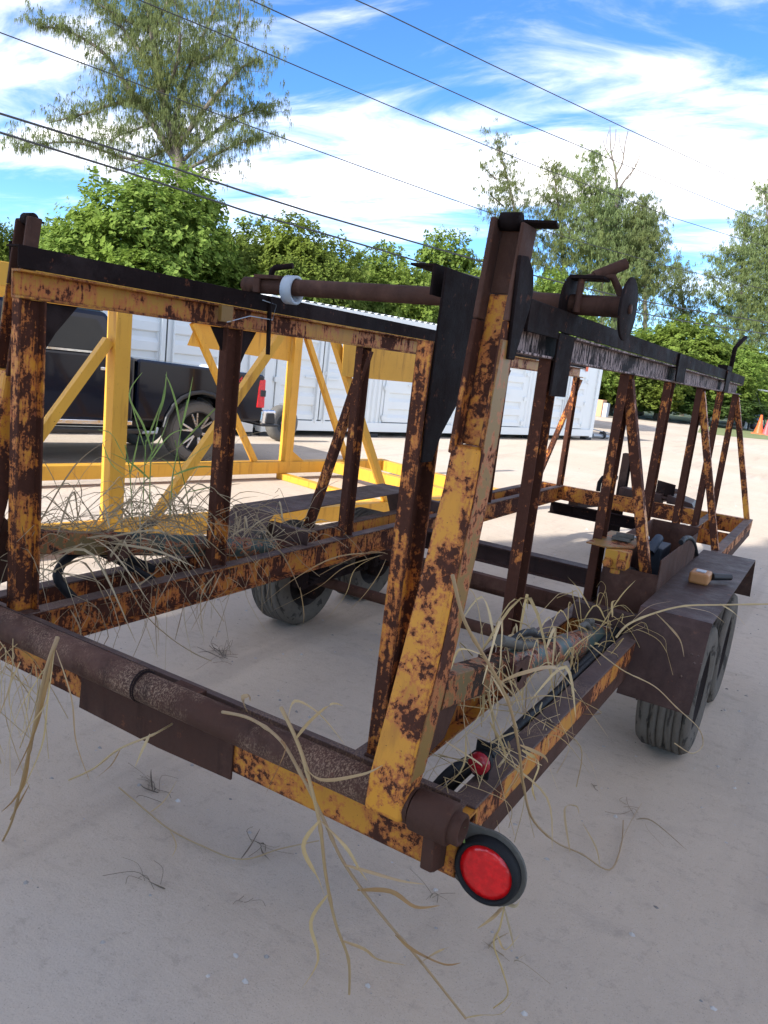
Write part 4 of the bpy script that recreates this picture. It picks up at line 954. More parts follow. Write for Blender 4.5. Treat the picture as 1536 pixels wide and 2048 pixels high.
BUSH = []
for k in range(3):
    r = random.Random(40+k); lobes = []
    for i in range(11):
        a = i*2.4+k; q = .55*math.sqrt((i+.5)/11)*1.5
        rad = r.uniform(.85, 1.25)
        lobes.append((q*2.0*math.cos(a), q*2.0*math.sin(a), r.uniform(1.1, 2.1)+(.9-q)*1.5, rad, rad, rad*.85))
    lobes.append((0, 0, 1.2, 2.1, 2.1, 1.3))
    BUSH.append(leaf_mesh('crown', 100+k, lobes, 11000, (.088, .036), 8))
def wood_mesh(seed, h, r0, kind='bush'):
    r = random.Random(seed); mb = MB()
    mb.tube([(0, 0, -.1), (.05, .02, h*.3), (.0, .06, h*.6)], [r0, r0*.8, r0*.5], 8)
    for i in range(7):
        a = i*2.4; e = r.uniform(.4, .9)
        mb.tube([(.03, .03, h*.25), (math.cos(a)*.5, math.sin(a)*.5, h*.5), (math.cos(a)*1.2*e*1.5, math.sin(a)*1.2*e*1.5, h*.85)], [r0*.5, r0*.35, r0*.1], 6)
    me = bpy.data.meshes.new('trunk'); me.from_pydata(mb.v, [], mb.f); me.materials.append(MAT['bark']); return me
WOOD = wood_mesh(3, 2.6, .14)
def link_child(name, me, parent, scale=(1, 1, 1), rot=0.):
    o = bpy.data.objects.new(name, me); COL.objects.link(o); o.parent = parent; o.scale = scale; o.rotation_euler = (0, 0, rot); return o
def bush(base, sx, sz, k, label, rot=0., group='green leafy trees behind the containers', mat=None, name='leafy_tree'):
    T = thing(name, label, 'tree', tuple(base), group)
    o = link_child('crown', BUSH[k % 3], T, (sx, sx, sz), rot)
    if mat:
        o.material_slots[0].link = 'OBJECT'; o.material_slots[0].material = MAT[mat]
    link_child('trunk', WOOD, T, (sx, sx, sz), rot)
    return T
def at_px(px, depth_m, z=0.):
    """ground point under the column px at that distance along the view"""
    q = (px, 730+.11*(px-768)); p = dep(q, depth_m); p = np.array(p); p[2] = z; return p
# (column px, distance, top height m, horizontal scale, mesh)
def topz(px, py, D): return dep((px, py), D)[2]
BASE_TOP = 3.85
for px, D, top, width, k, rot, lab in (
    (300, 19.5, 348, 570, 0, .3, 'largest round leafy tree below the tall feathery pine'),
    (590, 21.0, 425, 400, 1, 1.4, 'mid green leafy tree just right of the largest round one'),
    (770, 24.0, 452, 380, 2, 2.2, 'leafy tree above the container roof, left of the tall arm'),
    (455, 23.0, 392, 400, 2, .9, 'leafy tree in the gap behind the largest round one'),
    (880, 30.0, 470, 330, 0, 3.0, 'leafy tree whose top shows left of the right arm tip'),
    (-30, 19.0, 405, 240, 1, 2.0, 'small leafy tree at the left edge of the photo'),
    (130, 24.0, 410, 280, 1, 4.0, 'lower leafy tree left behind the largest round one'),
    (1090, 31.0, 520, 260, 1, 5.1, 'round leafy tree showing between the right arm and the reel discs'),
):
    base = at_px(px, D); tz = topz(px, top, D); sx = width*D/FPX/5.6; sz = tz/BASE_TOP
    bush(base, sx, sz, k, lab, rot)
for px, D, top, width, k, rot, lab in (
    (1330, 52.0, 632, 330, 0, .8, 'bright rounded leafy tree above the right rail'),
    (1225, 53.0, 660, 280, 2, 2.4, 'leafy tree beside the container corner, left of the bright rounded one'),
    (1262, 47.5, 695, 260, 1, 0.6, 'low leafy tree in front of the gap right of the container corner'),
    (1120, 47.0, 600, 300, 0, 3.7, 'leafy tree behind the container, under the split crown pine'),
    (1285, 54.5, 640, 300, 1, 4.4, 'leafy tree behind the gap between container and bright rounded one'),
    (1420, 52.0, 672, 270, 1, 1.0, 'leafy tree under the right drooping pine, right of the bright rounded one'),
    (1490, 60.0, 690, 280, 0, 2.9, 'leafy tree behind the far crank rod'),
    (1550, 62.0, 715, 260, 2, 1.9, 'leafy tree behind the dark gate at the right edge'),
):
    base = at_px(px, D); tz = topz(px, top, D); sx = width*D/FPX/5.6; sz = tz/BASE_TOP
    bush(base, sx, sz, k, lab, rot, 'leafy trees along the far tree line')
for i, (px, D, top, width, k, lab) in enumerate((
    (1225, 49, 752, 280, 1, 'dark shrub of the far hedge next to the white container'),
    (1320, 50, 757, 280, 2, 'dark shrub of the far hedge behind the middle braces'),
    (1410, 50.5, 765, 280, 0, 'dark shrub of the far hedge behind the front braces'),
    (1500, 59, 778, 300, 1, 'dark shrub of the far hedge beyond the blue tank'))):
    base = at_px(px, D); tz = topz(px, top, D); sx = width*D/FPX/5.6; sz = tz/BASE_TOP
    bush(base, sx, sz, k, lab, i*1.3, 'dark shrubs of the far hedge', 'leafd', 'hedge_shrub')
# outside the picture: the far hedge goes on, and unseen trees added behind the camera to cast shade on the trailer
for i, (x, y, sx, sz, lift) in enumerate(((.2, -10.5, 2.0, 2.75, 4), (-1.8, -13.5, 1.8, 3.1, 4), (2.2, -14.2, 2.0, 3.2, 4))):
    T = bush((x, y, 0), sx, sz, i, 'tall unseen tree added behind the camera to shade the trailer' if i < 6 else 'dense tree outside the picture to the right of the trailer', i*1.1, 'unseen trees added to cast shade' if i < 6 else 'dense trees right of the trailer', 'leafd', 'added_shade_tree')
    for ch in T.children:
        if ch.name.startswith('crown'): ch.location.z = lift
        else: ch.scale.z = sz+lift/2.2

def casuarina(name, base, limbs, seed, label, tuft_len=.55, density=26, blades=9, bw=.011, group=None, spread=.55, bare=False, lift=0.):
    """limbs: list of polylines (relative to base) with radii; feathery drooping tufts hang along the limbs"""
    r = np.random.RandomState(seed)
    T = thing(name, label, 'tree', tuple(base), group)
    wood = MB(); V = []
    base = np.array(base, float)
    for pts, r0, r1, dens, t_from in limbs:
        pts = [np.array(p, float) for p in pts]
        # smooth polyline
        sm = []
        n = len(pts)
        for i in range(n-1):
            p0, p1, p2, p3 = pts[max(i-1, 0)], pts[i], pts[i+1], pts[min(i+2, n-1)]
            for k in range(5):
                t_ = k/5; sm.append(.5*((2*p1)+(p2-p0)*t_+(2*p0-5*p1+4*p2-p3)*t_*t_+(3*p1-p0-3*p2+p3)*t_**3))
        sm.append(pts[-1]); n = len(sm)
        wood.tube([base+p for p in sm], [r0+(r1-r0)*i/(n-1) for i in range(n)], 7)
        if bare or dens == 0: continue
        L = sum(np.linalg.norm(sm[i+1]-sm[i]) for i in range(n-1)); N = int(L*density*dens)
        for q in range(N):
            f = t_from+(1-t_from)*r.rand()**1.25; i = min(int(f*(n-1)), n-2); c = sm[i]+(sm[i+1]-sm[i])*r.rand()
            # side twig
            fall = .45+.55*math.sin(math.pi*min(1, .15+f*.75))
            a = r.uniform(0, 2*math.pi); rad = spread*fall*abs(r.normal(.55, .42))
            tw = np.array([math.cos(a)*rad, math.sin(a)*rad, r.uniform(-.05, .55)*rad])
            tip = c+tw
            if r.rand() < .10: wood.tube([base+c, base+c+tw*.6+np.array([0, 0, .05]), base+tip], [.012, .008, .004], 3, False)
            for b in range(blades):
                o_ = tip+r.normal(0, .10, 3)*tuft_len; ln = tuft_len*r.uniform(.5, 1.2)
                out_ = np.array([tw[0], tw[1], 0])/(rad+.05)*r.uniform(0, .45)+r.normal(0, .22, 3)*np.array([1, 1, .3])
                d1 = out_*.8+np.array([0, 0, r.uniform(-.5+lift, .35+lift)]); d2 = out_*.3+np.array([0, 0, -1.+lift*.9])
                m_ = o_+d1*ln*.4; e_ = m_+d2*ln*.6
                sd = r.normal(size=3); sd[2] *= .2; sd /= np.linalg.norm(sd); sd *= bw
                V.append((o_-sd*.6, o_+sd*.6, m_+sd, m_-sd)); V.append((m_-sd, m_+sd, e_+sd*.15, e_-sd*.15))
    wood.build('trunk', MAT['bark'], T, 0, fix=False)
    if V:
        V = np.array(V).reshape(-1, 3); n = len(V)//4
        me = bpy.data.meshes.new('crown'); me.from_pydata(V.tolist(), [], np.arange(4*n).reshape(-1, 4).tolist()); me.materials.append(MAT['needle'])
        o = bpy.data.objects.new('crown', me); COL.objects.link(o); o.parent = T
    return T
def px_limb(base, D, pts, r0, r1, dens, tf, dd=0.):
    """limb given in photo pixels at distance D (dd: how far the tip leans towards (-) or away from (+) the viewer)"""
    n = len(pts); res = []
    for i, q in enumerate(pts):
        res.append(dep(q, D+dd*i/max(1, n-1))-np.array(base))
    return (res, r0, r1, dens, tf)
D = 27.0; b = at_px(372, D)
L = lambda pts, r0, r1, dens=1., tf=.15, dd=0.: px_limb(b, D, pts, r0, r1, dens, tf, dd)
limbs = [([(0, 0, -.1)]+[dep(q, D)-b for q in ((368, 600), (366, 430), (358, 330), (338, 250), (318, 150), (300, 40), (290, -60), (284, -170))], .30, .05, 1.2, .42),
 L(((355, 330), (320, 270), (280, 210), (245, 160), (200, 100), (130, 60), (75, 55)), .13, .02, 1.1, .3, -1.5),
 L(((330, 240), (290, 215), (255, 203), (215, 212), (160, 230), (100, 245)), .10, .02, .9, .35, 1),
 L(((362, 360), (300, 330), (230, 310), (150, 285), (70, 290), (40, 300)), .07, .01, .7, .35, -2),
 L(((345, 280), (360, 200), (385, 120), (420, 40), (450, -40)), .12, .02, 1.3, .2, 1.5),
 L(((352, 300), (400, 230), (450, 170), (490, 130), (520, 120)), .10, .015, 1.1, .2, -1),
 L(((358, 330), (410, 280), (465, 240), (510, 220), (540, 230)), .08, .01, 1.0, .25, 1.2),
 L(((362, 345), (420, 315), (470, 290), (520, 275)), .07, .01, .9, .3, -1.6),
 L(((366, 380), (400, 345), (440, 325)), .05, .01, .8, .3, 1),
 L(((318, 150), (270, 90), (220, 20), (190, -40)), .09, .02, 1.2, .15, 1.5),
 L(((305, 60), (340, 0), (380, -50)), .08, .02, 1.2, .1, -1.5),
 L(((345, 290), (310, 310), (270, 330), (220, 345)), .05, .01, .8, .2, 1.5),
 L(((325, 190), (350, 140), (360, 70), (350, 0)), .08, .02, 1.2, .1, -2),
 L(((330, 230), (270, 260), (240, 270), (215, 290)), .05, .01, 1.0, .1, -1),
 L(((300, 60), (250, 40), (170, -10)), .06, .015, 1.0, .1, 0),
 L(((385, 130), (440, 100), (480, 40), (470, -30)), .07, .015, 1.1, .1, 1)]
casuarina('feathery_pine', b, limbs, 5, 'tall feathery pine rising above the leafy trees on the left', .46, 56, 13, .0105, 'feathery drooping pines', 1.15, lift=.32)
def plume(px, D, ytop, ybot, wpx, seed, label, n_l=9, dens=1.0, lean=0, r=np.random.RandomState):
    rr = np.random.RandomState(seed); b = at_px(px, D); S = D/FPX
    def pt(x, y, dd=0): return dep((x, y), D+dd)-b
    limbs = [([(0, 0, -.1), pt(px, ybot+60), pt(px+lean*.3, (ytop+ybot)/2), pt(px+lean, ytop)], .22, .03, .9*dens, .35)]
    for i in range(n_l):
        f = (i+.5)/n_l; y0 = ybot-(ybot-ytop)*f*.75; sgn = -1 if i % 2 else 1
        ext = wpx*.5*(1-f*.55)*rr.uniform(.6, 1.1)
        limbs.append(([pt(px+lean*f, y0), pt(px+lean*f+sgn*ext*.5, y0-ext*.45, rr.uniform(-.5, .5)), pt(px+lean*f+sgn*ext, y0-ext*.95, rr.uniform(-1.5, 1.5))], .07, .012, 1.2*dens, .1))
    return casuarina('feathery_pine', b, limbs, seed, label, .70, 34, 13, .0195, 'feathery drooping pines', 1.40, lift=.50)
plume(1045, 55, 275, 560, 110, 11, 'thin sparse feathery pine left of the group, beside the arm tip', 8, .62, -55)
plume(1130, 57, 330, 600, 150, 12, 'feathery pine with a leaning split crown in the middle group', 8, .9, -25)
plume(1205, 56, 305, 600, 170, 13, 'tall feathery pine left of the bare branched tree', 10, 1.15, -20)
plume(1225, 59, 380, 630, 190, 14, 'dense feathery pine under the bare branched tree', 10, 1.3, 10)
plume(1290, 57, 395, 600, 120, 15, 'feathery pine with a pointed top at the right of the middle group', 9, 1.2, -5)
plume(1370, 66, 530, 680, 110, 16, 'low feathery pine between the middle group and the right edge one', 7, .8, -15)
plume(1480, 64, 430, 720, 210, 17, 'broad feathery pine at the right edge, left half', 11, 1.35, 10)
plume(1545, 65, 372, 720, 190, 18, 'tallest feathery pine at the right edge of the photo', 11, 1.35, -15)
b = at_px(1235, 58); D = 58.; L = lambda pts, r0, r1: px_limb(b, D, pts, r0, r1, 0, 0)
casuarina('bare_tree', b, [([(0, 0, -.1), dep((1232, 520), D)-b, dep((1234, 400), D)-b, dep((1232, 350), D)-b, dep((1222, 300), D)-b, dep((1220, 252), D)-b], .2, .02, 0, 0),
  L(((1234, 385), (1250, 360), (1270, 335), (1282, 305)), 0.090, 0.029), L(((1233, 350), (1245, 325), (1250, 290), (1256, 262)), 0.075, 0.029), L(((1228, 325), (1212, 300), (1206, 278)), 0.060, 0.024),
  L(((1250, 360), (1262, 350), (1268, 320)), 0.045, 0.024), L(((1222, 310), (1230, 285), (1232, 258)), 0.045, 0.024), L(((1247, 310), (1240, 290), (1238, 270)), 0.038, 0.024), L(((1215, 300), (1213, 280), (1218, 262)), 0.033, 0.024),
  L(((1236, 370), (1222, 350), (1208, 335)), 0.045, 0.024), L(((1270, 335), (1272, 315), (1268, 295)), 0.033, 0.024)], 3, 'bare dead treetop standing above the middle pine group', bare=True)

# overhead cables: straight runs from the left near pole line to the far right
def cable(pts, dl, dr, rad, label):
    xs_ = [p[0] for p in pts]; x0, x1 = min(xs_), max(xs_)
    P3 = []
    for q in pts:
        f = (q[0]-x0)/(x1-x0); inv = (1/dl)*(1-f)+(1/dr)*f; P3.append(dep(q, 1/inv))
    a, bb = Vector(tuple(P3[0])), Vector(tuple(P3[1])); c_, d_ = Vector(tuple(P3[-2])), Vector(tuple(P3[-1]))
    P3 = [a+(a-bb).normalized()*6]+P3+[d_+(d_-c_).normalized()*25]
    T = thing('power_cable', label, 'cable', tuple(P3[1]), 'overhead cables crossing the sky')
    MB().tube(P3, rad, 6).build('strand', MAT['cable'], T, 0)
cable([(0, 227), (300, 320), (470, 377), (620, 424), (768, 467), (953, 520), (1110, 562), (1258, 597), (1400, 623), (1536, 645)], 14, 34, .022, 'upper of the two thick cables crossing low over the leafy trees')
cable([(0, 265), (250, 343), (500, 425), (768, 502), (850, 527), (1043, 578), (1230, 617), (1400, 648), (1536, 668)], 14, 34, .022, 'lower of the two thick cables crossing low over the leafy trees')
cable([(0, 65), (220, 147), (440, 230), (768, 350), (978, 425), (1148, 480), (1345, 535), (1536, 580)], 17, 40, .0135, 'thin cable passing in front of the tall feathery pine at mid height')
cable([(230, -20), (465, 77), (768, 207), (1060, 327), (1250, 398), (1345, 435), (1536, 495)], 17, 40, .0135, 'thin cable second from the bottom among the thin ones')
cable([(455, -25), (502, 0), (768, 122), (1000, 226), (1250, 330), (1488, 427), (1560, 455)], 17, 40, .0135, 'thin cable second from the top, leaving the top edge left of centre')
cable([(660, -28), (712, 0), (768, 25), (980, 128), (1250, 256), (1508, 375), (1580, 405)], 17, 40, .0135, 'topmost thin cable over the middle of the sky')

# ---------------------------------------------------------------- dry grass
def smooth3(pts, k=6):
    v = [np.array(p, float) for p in pts]; o_ = []; n = len(v)
    for i in range(n-1):
        p0, p1, p2, p3 = v[max(i-1, 0)], v[i], v[i+1], v[min(i+2, n-1)]
        for j in range(k):
            t_ = j/k; o_.append(.5*((2*p1)+(p2-p0)*t_+(2*p0-5*p1+4*p2-p3)*t_*t_+(3*p1-p0-3*p2+p3)*t_**3))
    o_.append(v[-1]); return o_
def blade_into(mb, pts, w, seed=0):
    r = np.random.RandomState(seed); w = w*.62
    pts = [np.array(p, float) for p in pts]; ext = np.linalg.norm(pts[-1]-pts[0]); pts = [p+(r.normal(0, .012*ext, 3) if 0 < i else 0) for i, p in enumerate(pts)]
    pts = smooth3(pts, 5); n = len(pts)
    sd = r.normal(size=3); vs = []; tw = r.uniform(-1.2, 1.2)
    for i, p in enumerate(pts):
        t_ = pts[min(i+1, n-1)]-pts[max(i-1, 0)]; t_ = t_/(np.linalg.norm(t_)+1e-9)
        s_ = sd-t_*sd.dot(t_); s_ /= np.linalg.norm(s_)+1e-9; b_ = np.cross(t_, s_)
        f = i/(n-1); a = tw*f; s2 = s_*math.cos(a)+b_*math.sin(a)
        ww = w*(.35+.65*min(1, f*5))*(1-max(0, f-.45)/.55)**.8+.0003
        nrm = np.cross(t_, s2)
        vs += [p-s2*ww, p+nrm*ww*.35, p+s2*ww]
    fs = []
    for i in range(n-1):
        a = 3*i; fs += [(a, a+1, a+4, a+3), (a+1, a+2, a+5, a+4)]
    mb.add(vs, fs, True)
def stalk(label, pts, r0, r1, blades, mat='straw', bmat=None, name='dry_grass_stalk', group='dry grass stalks hanging from the trailer'):
    """pts: 3D; blades: list of (list of 3D pts, width)"""
    T = thing(name, label, 'grass stalk', tuple(pts[0]), group)
    jr = np.random.RandomState(len(label)); pts = [np.array(p, float)+(jr.normal(0, .0045, 3) if 0 < i else 0) for i, p in enumerate(pts)]; r0 *= .78
    sm = smooth3(pts); n = len(sm)
    rad = [(r0+(r1-r0)*i/(n-1))*(1.35 if i % 9 == 0 and 0 < i < n-1 else 1.) for i in range(n)]
    MB().tube(sm, rad, 7).build('stem', MAT[mat], T, 0, fix=False)
    for i, (bp_, w_) in enumerate(blades):
        mb = MB(); blade_into(mb, bp_, w_, i+len(label)); mb.build('blade', MAT[bmat or mat] if i % 2 else MAT[mat], T, 0, fix=False)
def yp(*a): return [ony((x, y), yy) for x, y, yy in a]
def zp(*a): return [onz((x, y), zz) for x, y, zz in a]
def xp(*a): return [onx((x, y), xx) for x, y, xx in a]
S1 = yp((445, 1424, -.10), (500, 1432, -.13), (560, 1478, -.16), (600, 1540, -.19), (640, 1632, -.20), (680, 1715, -.19), (720, 1785, -.17), (775, 1850, -.14), (840, 1925, -.08), (930, 2036, .02))
stalk('longest pale stalk draped over the rear pipe and trailing to the bottom edge', S1, .0055, .0028, [
    (yp((640, 1640, -.20), (690, 1690, -.22), (720, 1740, -.21), (735, 1760, -.2)), .006), (yp((715, 1780, -.17), (780, 1782, -.2), (830, 1810, -.18), (880, 1812, -.16)), .007),
    (yp((690, 1730, -.19), (740, 1745, -.22), (800, 1762, -.2), (850, 1770, -.2)), .005), (yp((560, 1480, -.16), (575, 1500, -.2), (545, 1560, -.2), (530, 1590, -.18)), .006),
    (yp((840, 1925, -.08), (870, 1905, -.1), (900, 1895, -.08)), .005), (yp((790, 1870, -.13), (830, 1900, -.12), (890, 1930, -.06), (925, 1925, -.02)), .006),
    (yp((930, 2036, .02), (960, 2030, .04), (1000, 2028, .05), (1025, 2005, .06)), .004)], 'straw', 'brownleaf')
S2 = yp((562, 1415, -.14), (600, 1500, -.18), (628, 1580, -.21), (640, 1660, -.22), (650, 1760, -.2), (670, 1850, -.16), (695, 1925, -.12), (700, 1985, -.06))
stalk('cut upright stalk crossing the long one at the rear pipe', S2, .006, .003, [
    (yp((575, 1445, -.15), (590, 1405, -.16), (640, 1425, -.18), (690, 1490, -.17)), .005), (yp((590, 1480, -.17), (620, 1440, -.2), (660, 1415, -.22), (690, 1418, -.2)), .008),
    (yp((640, 1640, -.22), (610, 1690, -.25), (640, 1760, -.25), (655, 1800, -.24)), .007), (yp((655, 1790, -.2), (625, 1850, -.2), (640, 1920, -.18), (600, 1985, -.15)), .006),
    (yp((680, 1880, -.14), (730, 1900, -.14), (760, 1920, -.1), (810, 1930, -.08)), .005), (yp((600, 1520, -.18), (640, 1560, -.22), (720, 1550, -.22), (770, 1530, -.2)), .006)], 'straw', 'straw')
S3 = yp((115, 1275, -.12), (95, 1340, -.19), (75, 1420, -.22), (62, 1500, -.22), (45, 1570, -.2), (20, 1640, -.18), (0, 1690, -.15))
stalk('thick bundle of stalks hanging over the left end of the rear pipe', S3, .009, .003, [
    (yp((110, 1290, -.14), (100, 1400, -.24), (80, 1500, -.23), (40, 1600, -.2)), .006), (yp((112, 1285, -.13), (90, 1380, -.23), (70, 1470, -.24), (30, 1560, -.22)), .007),
    (yp((112, 1300, -.15), (140, 1390, -.22), (150, 1480, -.22), (175, 1560, -.2)), .003), (yp((60, 1500, -.22), (50, 1560, -.22), (25, 1600, -.22), (0, 1625, -.2)), .006),
    (yp((100, 1320, -.17), (40, 1420, -.25), (20, 1500, -.25), (0, 1560, -.25)), .003), (yp((20, 1640, -.18), (40, 1600, -.2), (60, 1570, -.2)), .004)], 'straw', 'brownleaf')
S4 = xp((905, 1150, .98), (930, 1230, 1.0), (966, 1310, 1.03), (1000, 1365, 1.06), (1025, 1425, 1.08), (1044, 1510, 1.09), (1050, 1580, 1.1), (1062, 1640, 1.1))+zp((1117, 1690, .045), (1165, 1715, .022), (1220, 1741, .016), (1240, 1690, .016), (1247, 1640, .025))
stalk('long bent stalk hanging over the right rail down to the ground beside it', S4, .0050, .0022, [
    (xp((1000, 1365, 1.06), (1050, 1330, 1.1), (1110, 1330, 1.12), (1140, 1400, 1.12), (1150, 1480, 1.12)), .006), (xp((1044, 1500, 1.09), (1075, 1530, 1.12), (1065, 1570, 1.13), (1072, 1600, 1.13)), .007),
    (xp((1040, 1490, 1.09), (1085, 1510, 1.13), (1095, 1525, 1.14)), .006), (zp((1140, 1703, .02), (1130, 1620, .06), (1150, 1610, .05), (1157, 1630, .03)), .006),
    (zp((1200, 1730, .01), (1190, 1690, .03), (1165, 1645, .03)), .005), (zp((1235, 1700, .01), (1262, 1640, .02), (1285, 1600, .02)), .004), (xp((966, 1310, 1.03), (920, 1300, 1.05), (900, 1340, 1.08)), .005)], 'straw', 'straw')
stalk('pale branching stalk reaching out over the right fender', [onz((1232, 1275), .74)]+zp((1262, 1245, .80), (1310, 1225, .82), (1370, 1214, .84), (1450, 1208, .86), (1545, 1205, .88)), .0055, .003, [
    (zp((1310, 1225, .82), (1340, 1250, .80), (1360, 1280, .72), (1368, 1315, .68)), .006), (zp((1262, 1245, .80), (1300, 1215, .86), (1345, 1200, .86)), .006),
    (zp((1370, 1214, .84), (1420, 1222, .80), (1450, 1250, .76)), .004), (zp((1440, 1208, .86), (1470, 1225, .82), (1500, 1262, .78)), .004), (zp((1240, 1268, .76), (1290, 1255, .78), (1280, 1240, .8)), .004)], 'straw', 'straw')
stalk('thin white stem arching from the right cylinder down past the tyre', xp((1180, 1290, 1.06), (1240, 1335, 1.15), (1310, 1378, 1.24), (1360, 1420, 1.30), (1395, 1462, 1.33), (1402, 1490, 1.34), (1385, 1505, 1.34), (1350, 1485, 1.34)), .0022, .0015, [], 'straw')
stalk('pale stalk sticking out below the hanging rear plate', yp((138, 1560, -.12), (190, 1535, -.14), (240, 1500, -.16), (300, 1468, -.12), (342, 1450, -.03)), .0035, .003, [
    (yp((300, 1468, -.12), (285, 1500, -.15), (270, 1535, -.15)), .006), (yp((240, 1500, -.16), (220, 1530, -.17), (190, 1560, -.18)), .003)], 'straw', 'brownleaf', 'dry_grass_stalk')
stalk('fallen stalk lying on the ground under the rear pipe', zp((238, 1575, .02), (300, 1625, .012), (340, 1660, .01), (400, 1690, .01), (480, 1720, .01), (560, 1700, .01), (640, 1680, .03)), .0035, .002, [
    (zp((300, 1625, .012), (330, 1600, .03), (355, 1560, .04)), .003), (zp((480, 1720, .01), (500, 1690, .02), (520, 1660, .02)), .005), (zp((340, 1660, .01), (355, 1690, .02), (345, 1715, .02)), .003)], 'straw', 'twig')
stalk('tied stalk hanging straight down from the tail light', yp((1012, 1795, .03), (1000, 1850, .02), (990, 1890, .03), (1000, 1940, .05), (1010, 1990, .08), (985, 2020, .1)), .003, .0015, [
    (yp((1005, 1815, .02), (985, 1835, -.02), (955, 1858, -.03)), .006), (yp((1008, 1815, .02), (1020, 1860, .02), (1028, 1900, .04)), .004), (yp((995, 1870, .02), (1012, 1900, .0), (1040, 1870, .0)), .004), (yp((1000, 1800, .02), (1030, 1812, .0), (1040, 1800, .01)), .006)], 'straw', 'straw2')
stalk('curled straw blade standing on the rear angle iron', yp((495, 1424, -.02), (492, 1408, -.03), (488, 1395, -.04)), .002, .002, [(yp((492, 1412, -.03), (484, 1396, -.06), (498, 1392, -.07), (500, 1402, -.05)), .009)], 'straw')
stalk('bunch of long blades arching over the left tyre', xp((775, 1108, -.70), (745, 1105, -.66), (700, 1120, -.64), (640, 1150, -.62)), .003, .0015, [
    (xp((770, 1105, -.70), (680, 1120, -.6), (600, 1160, -.55), (520, 1215, -.5)), .005), (xp((765, 1110, -.70), (700, 1130, -.58), (630, 1180, -.55), (545, 1240, -.5)), .005), (xp((760, 1110, -.70), (715, 1140, -.6), (690, 1185, -.58), (655, 1235, -.55)), .004),
    (xp((772, 1118, -.70), (760, 1150, -.6), (730, 1190, -.58), (702, 1215, -.55)), .004), (xp((600, 1175, -.6), (608, 1230, -.6), (604, 1262, -.6)), .004)], 'straw', 'straw')
stalk('thin dry stem drooping from the left lower rail to a dark tuft', xp((240, 1140, -.70), (290, 1225, -.66), (340, 1275, -.66), (390, 1306, -.7), (420, 1322, -.75)), .003, .002, [
    (xp((350, 1280, -.66), (370, 1200, -.6), (380, 1130, -.6)), .005), (xp((300, 1230, -.66), (330, 1180, -.64), (365, 1110, -.66)), .004)], 'straw2', 'straw2')

# dead tufts lying on the ground
def tuft(q, n, ln, label, mat='twig', seed=0, up=.4, flat=.25):
    r = np.random.RandomState(seed); p = onz(q); n = max(4, int(n*.65)); T = thing('dead_weed_tuft', label, 'weed', tuple(p), 'dead weeds lying on the sandy ground')
    mb = MB()
    a0 = r.uniform(0, 6.28); main = np.array([math.cos(a0), math.sin(a0), 0])
    for i in range(n):
        a = a0+r.normal(0, .55)+(math.pi if r.rand() < .3 else 0); l_ = ln*r.uniform(.3, 1.3); d = np.array([math.cos(a), math.sin(a), 0])
        s0 = p+main*r.normal(0, ln*.35)+r.normal(0, ln*.06, 3)*np.array([1, 1, 0])+np.array([0, 0, .004])
        m_ = s0+d*l_*.5+np.array([r.normal(0, l_*.12), r.normal(0, l_*.12), l_*up*r.rand()*.6]); e_ = s0+d*l_+r.normal(0, l_*.22, 3)*np.array([1, 1, 0])+np.array([0, 0, l_*flat*r.rand()*.5])
        if r.rand() < .25: blade_into(mb, [s0, m_, e_], .0035, i)
        else: mb.tube(smooth3([s0, m_, e_], 4), [.0009*r.uniform(.6, 1.3)]*9, 4, False)
    mb.build('stems', MAT[mat], T, 0, fix=False)
tuft((445, 1312), 34, .16, 'dark dead tuft on the ground between the rear pipe and left tyre', seed=1)
tuft((310, 1580), 22, .13, 'small dead tuft under the hanging rear plate', seed=2)
tuft((310, 1770), 10, .09, 'tiny dead tuft in the left foreground', seed=3)
tuft((520, 1690), 12, .12, 'flat dead tuft left of the crossing stalks', seed=4, up=.15)
tuft((855, 1800), 9, .09, 'dark curled tuft below the rear beam near the tail light', seed=5)
tuft((1255, 1620), 12, .12, 'pale dead tuft right of the tail light', 'straw2', seed=6)
tuft((485, 1805), 5, .04, 'scrap of bark lying alone in the foreground', seed=7, up=.1)
tuft((1188, 1575), 4, .025, 'dark pebble-like scrap right of the marker lamp', seed=8, up=.3)
tuft((990, 1905), 9, .10, 'dead wisp below the tail light', 'straw2', seed=9)

# tangled masses
def tangle(name, label, boxes, n, seed, mat='straw2'):
    r = np.random.RandomState(seed); mb = MB()
    for i in range(n):
        (lo, hi, ln, drop) = boxes[r.choice(len(boxes), p=[b_[4] for b_ in boxes])][:4]
        p = np.array([r.uniform(lo[k], hi[k]) for k in range(3)])
        a = r.normal(math.pi/2, 1.1); l_ = ln*r.uniform(.4, 1.25); d = np.array([math.cos(a)*.6, math.sin(a), r.normal(.1, .35)])
        m_ = p+d*l_*.5+np.array([r.normal(0, .02), 0, abs(r.normal(0, .045))]); e_ = p+d*l_+np.array([r.normal(0, .04), 0, -abs(r.normal(0, 1))*drop])
        if r.rand() < .38: blade_into(mb, [p, m_, e_], r.uniform(.003, .0085), i)
        else: mb.tube(smooth3([p, m_, (m_+e_)/2+r.normal(0, .008, 3)+np.array([0, 0, .02]), e_], 4), [.0011*r.uniform(.7, 1.7)]*13, 4, False)
    o = mb.build(name, MAT[mat], None, 0, origin=(0, 0, 0), fix=False)
    tag(o, label, None, None, 'stuff')
tangle('dry_grass_tangle', 'tangle of dry grass over the left cylinder', [((-1.0, .05, .78), (-.74, 1.0, .92), .45, .12, .55), ((-1.0, .05, .64), (-.73, 1.5, .80), .40, .16, .30), ((-.95, 1.1, .60), (-.74, 1.9, .75), .35, .06, .15)], 330, 3)
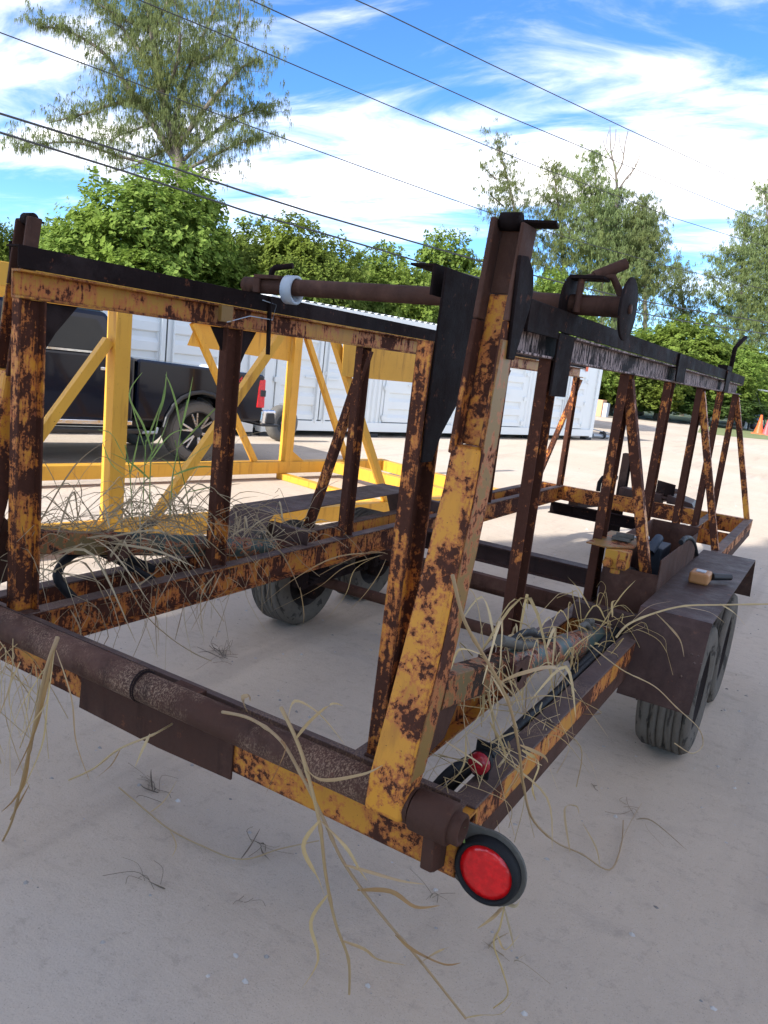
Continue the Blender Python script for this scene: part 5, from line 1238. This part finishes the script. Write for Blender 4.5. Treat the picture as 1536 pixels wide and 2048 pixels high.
tangle('dry_grass_tangle', 'dry grass caught on the right cylinder and rail', [((.74, .2, .72), (1.0, .9, .90), .30, .16, .6), ((.80, .9, .62), (1.0, 1.8, .74), .30, .08, .4)], 85, 8, 'straw')
def hang(name, label, pts, n, drop, seed, mat):
    r = np.random.RandomState(seed); mb = MB()
    for i in range(n):
        p = np.array(pts[r.randint(len(pts))])+r.normal(0, .03, 3)
        l_ = drop*r.uniform(.3, 1.2); e_ = p+np.array([r.normal(0, .08), r.normal(0, .08), -l_]); m_ = (p+e_)/2+np.array([r.normal(0, .05), r.normal(0, .04), l_*.15])
        if r.rand() < .35: blade_into(mb, [p, m_, e_], r.uniform(.002, .005), i)
        else: mb.tube(smooth3([p, m_, e_], 5), [.0010*r.uniform(.7, 1.5)]*11, 4, False)
    o = mb.build(name, MAT[mat], None, 0, origin=(0, 0, 0), fix=False); tag(o, label, None, None, 'stuff')
hang('hanging_dry_grass', 'dry grass hanging below the left lower rail', [(-.72, y, .60) for y in np.linspace(.15, 1.3, 8)], 46, .32, 5, 'straw2')
hang('hanging_dry_grass', 'dry grass hanging around the right cylinder and marker lamp', [(.93, .1, .72), (.95, .2, .74), (.88, .35, .85), (.90, .5, .82), (1.0, .3, .66), (1.02, .6, .66), (.97, .9, .66)], 64, .24, 6, 'straw')
hang('hanging_dry_grass', 'dry grass hanging in front of the rear pipe at the left', [(-.45, -.17, .66), (-.5, -.16, .64), (-.3, -.17, .64), (-.56, -.17, .6)], 34, .40, 7, 'straw')

# green reed growing up through the tangle
RD = thing('reed_plant', 'green reed growing up through the dry tangle behind the left rear post', 'reed', (-.90, .65, .62))
for i, (stem, bl) in enumerate((
    (((340, 1040), (345, 960), (355, 900), (365, 845), (375, 800)), [((362, 860), (350, 810), (337, 770), (330, 748)), ((352, 900), (395, 850), (440, 805), (478, 785)), ((347, 950), (400, 930), (450, 935)), ((365, 850), (375, 800), (388, 752))]),
    (((300, 1035), (300, 960), (305, 890), (320, 820), (330, 775)), [((318, 830), (327, 790), (333, 742)), ((303, 900), (285, 850), (262, 790), (285, 745)), ((302, 920), (340, 870), (380, 855)), ((301, 960), (260, 925), (215, 905))]),
    (((265, 1040), (262, 980), (258, 930), (250, 890)), [((258, 930), (240, 900), (225, 868), (195, 860)), ((260, 950), (272, 900), (280, 860)), ((262, 960), (225, 930), (205, 880))]),
    (((380, 1035), (372, 980), (360, 930), (350, 880)), [((360, 930), (400, 900), (430, 885)), ((365, 960), (330, 920), (290, 915)), ((372, 985), (420, 975), (465, 960))]),
    (((285, 1045), (288, 960), (292, 880)), [((292, 885), (310, 840), (325, 800)), ((291, 900), (275, 850), (262, 800)), ((290, 930), (320, 880), (336, 835))]))):
    xx = -.86-.03*i
    MB().tube(smooth3([onx(q, xx) for q in stem]), .0024, 6).build('stem', MAT['reed'], RD, 0, fix=False)
    for j, bpts in enumerate(bl):
        mb = MB(); blade_into(mb, [onx(q, xx+.02*j) for q in bpts], .0062, 10*i+j); mb.build('blade', MAT['reed'], RD, 0, fix=False)
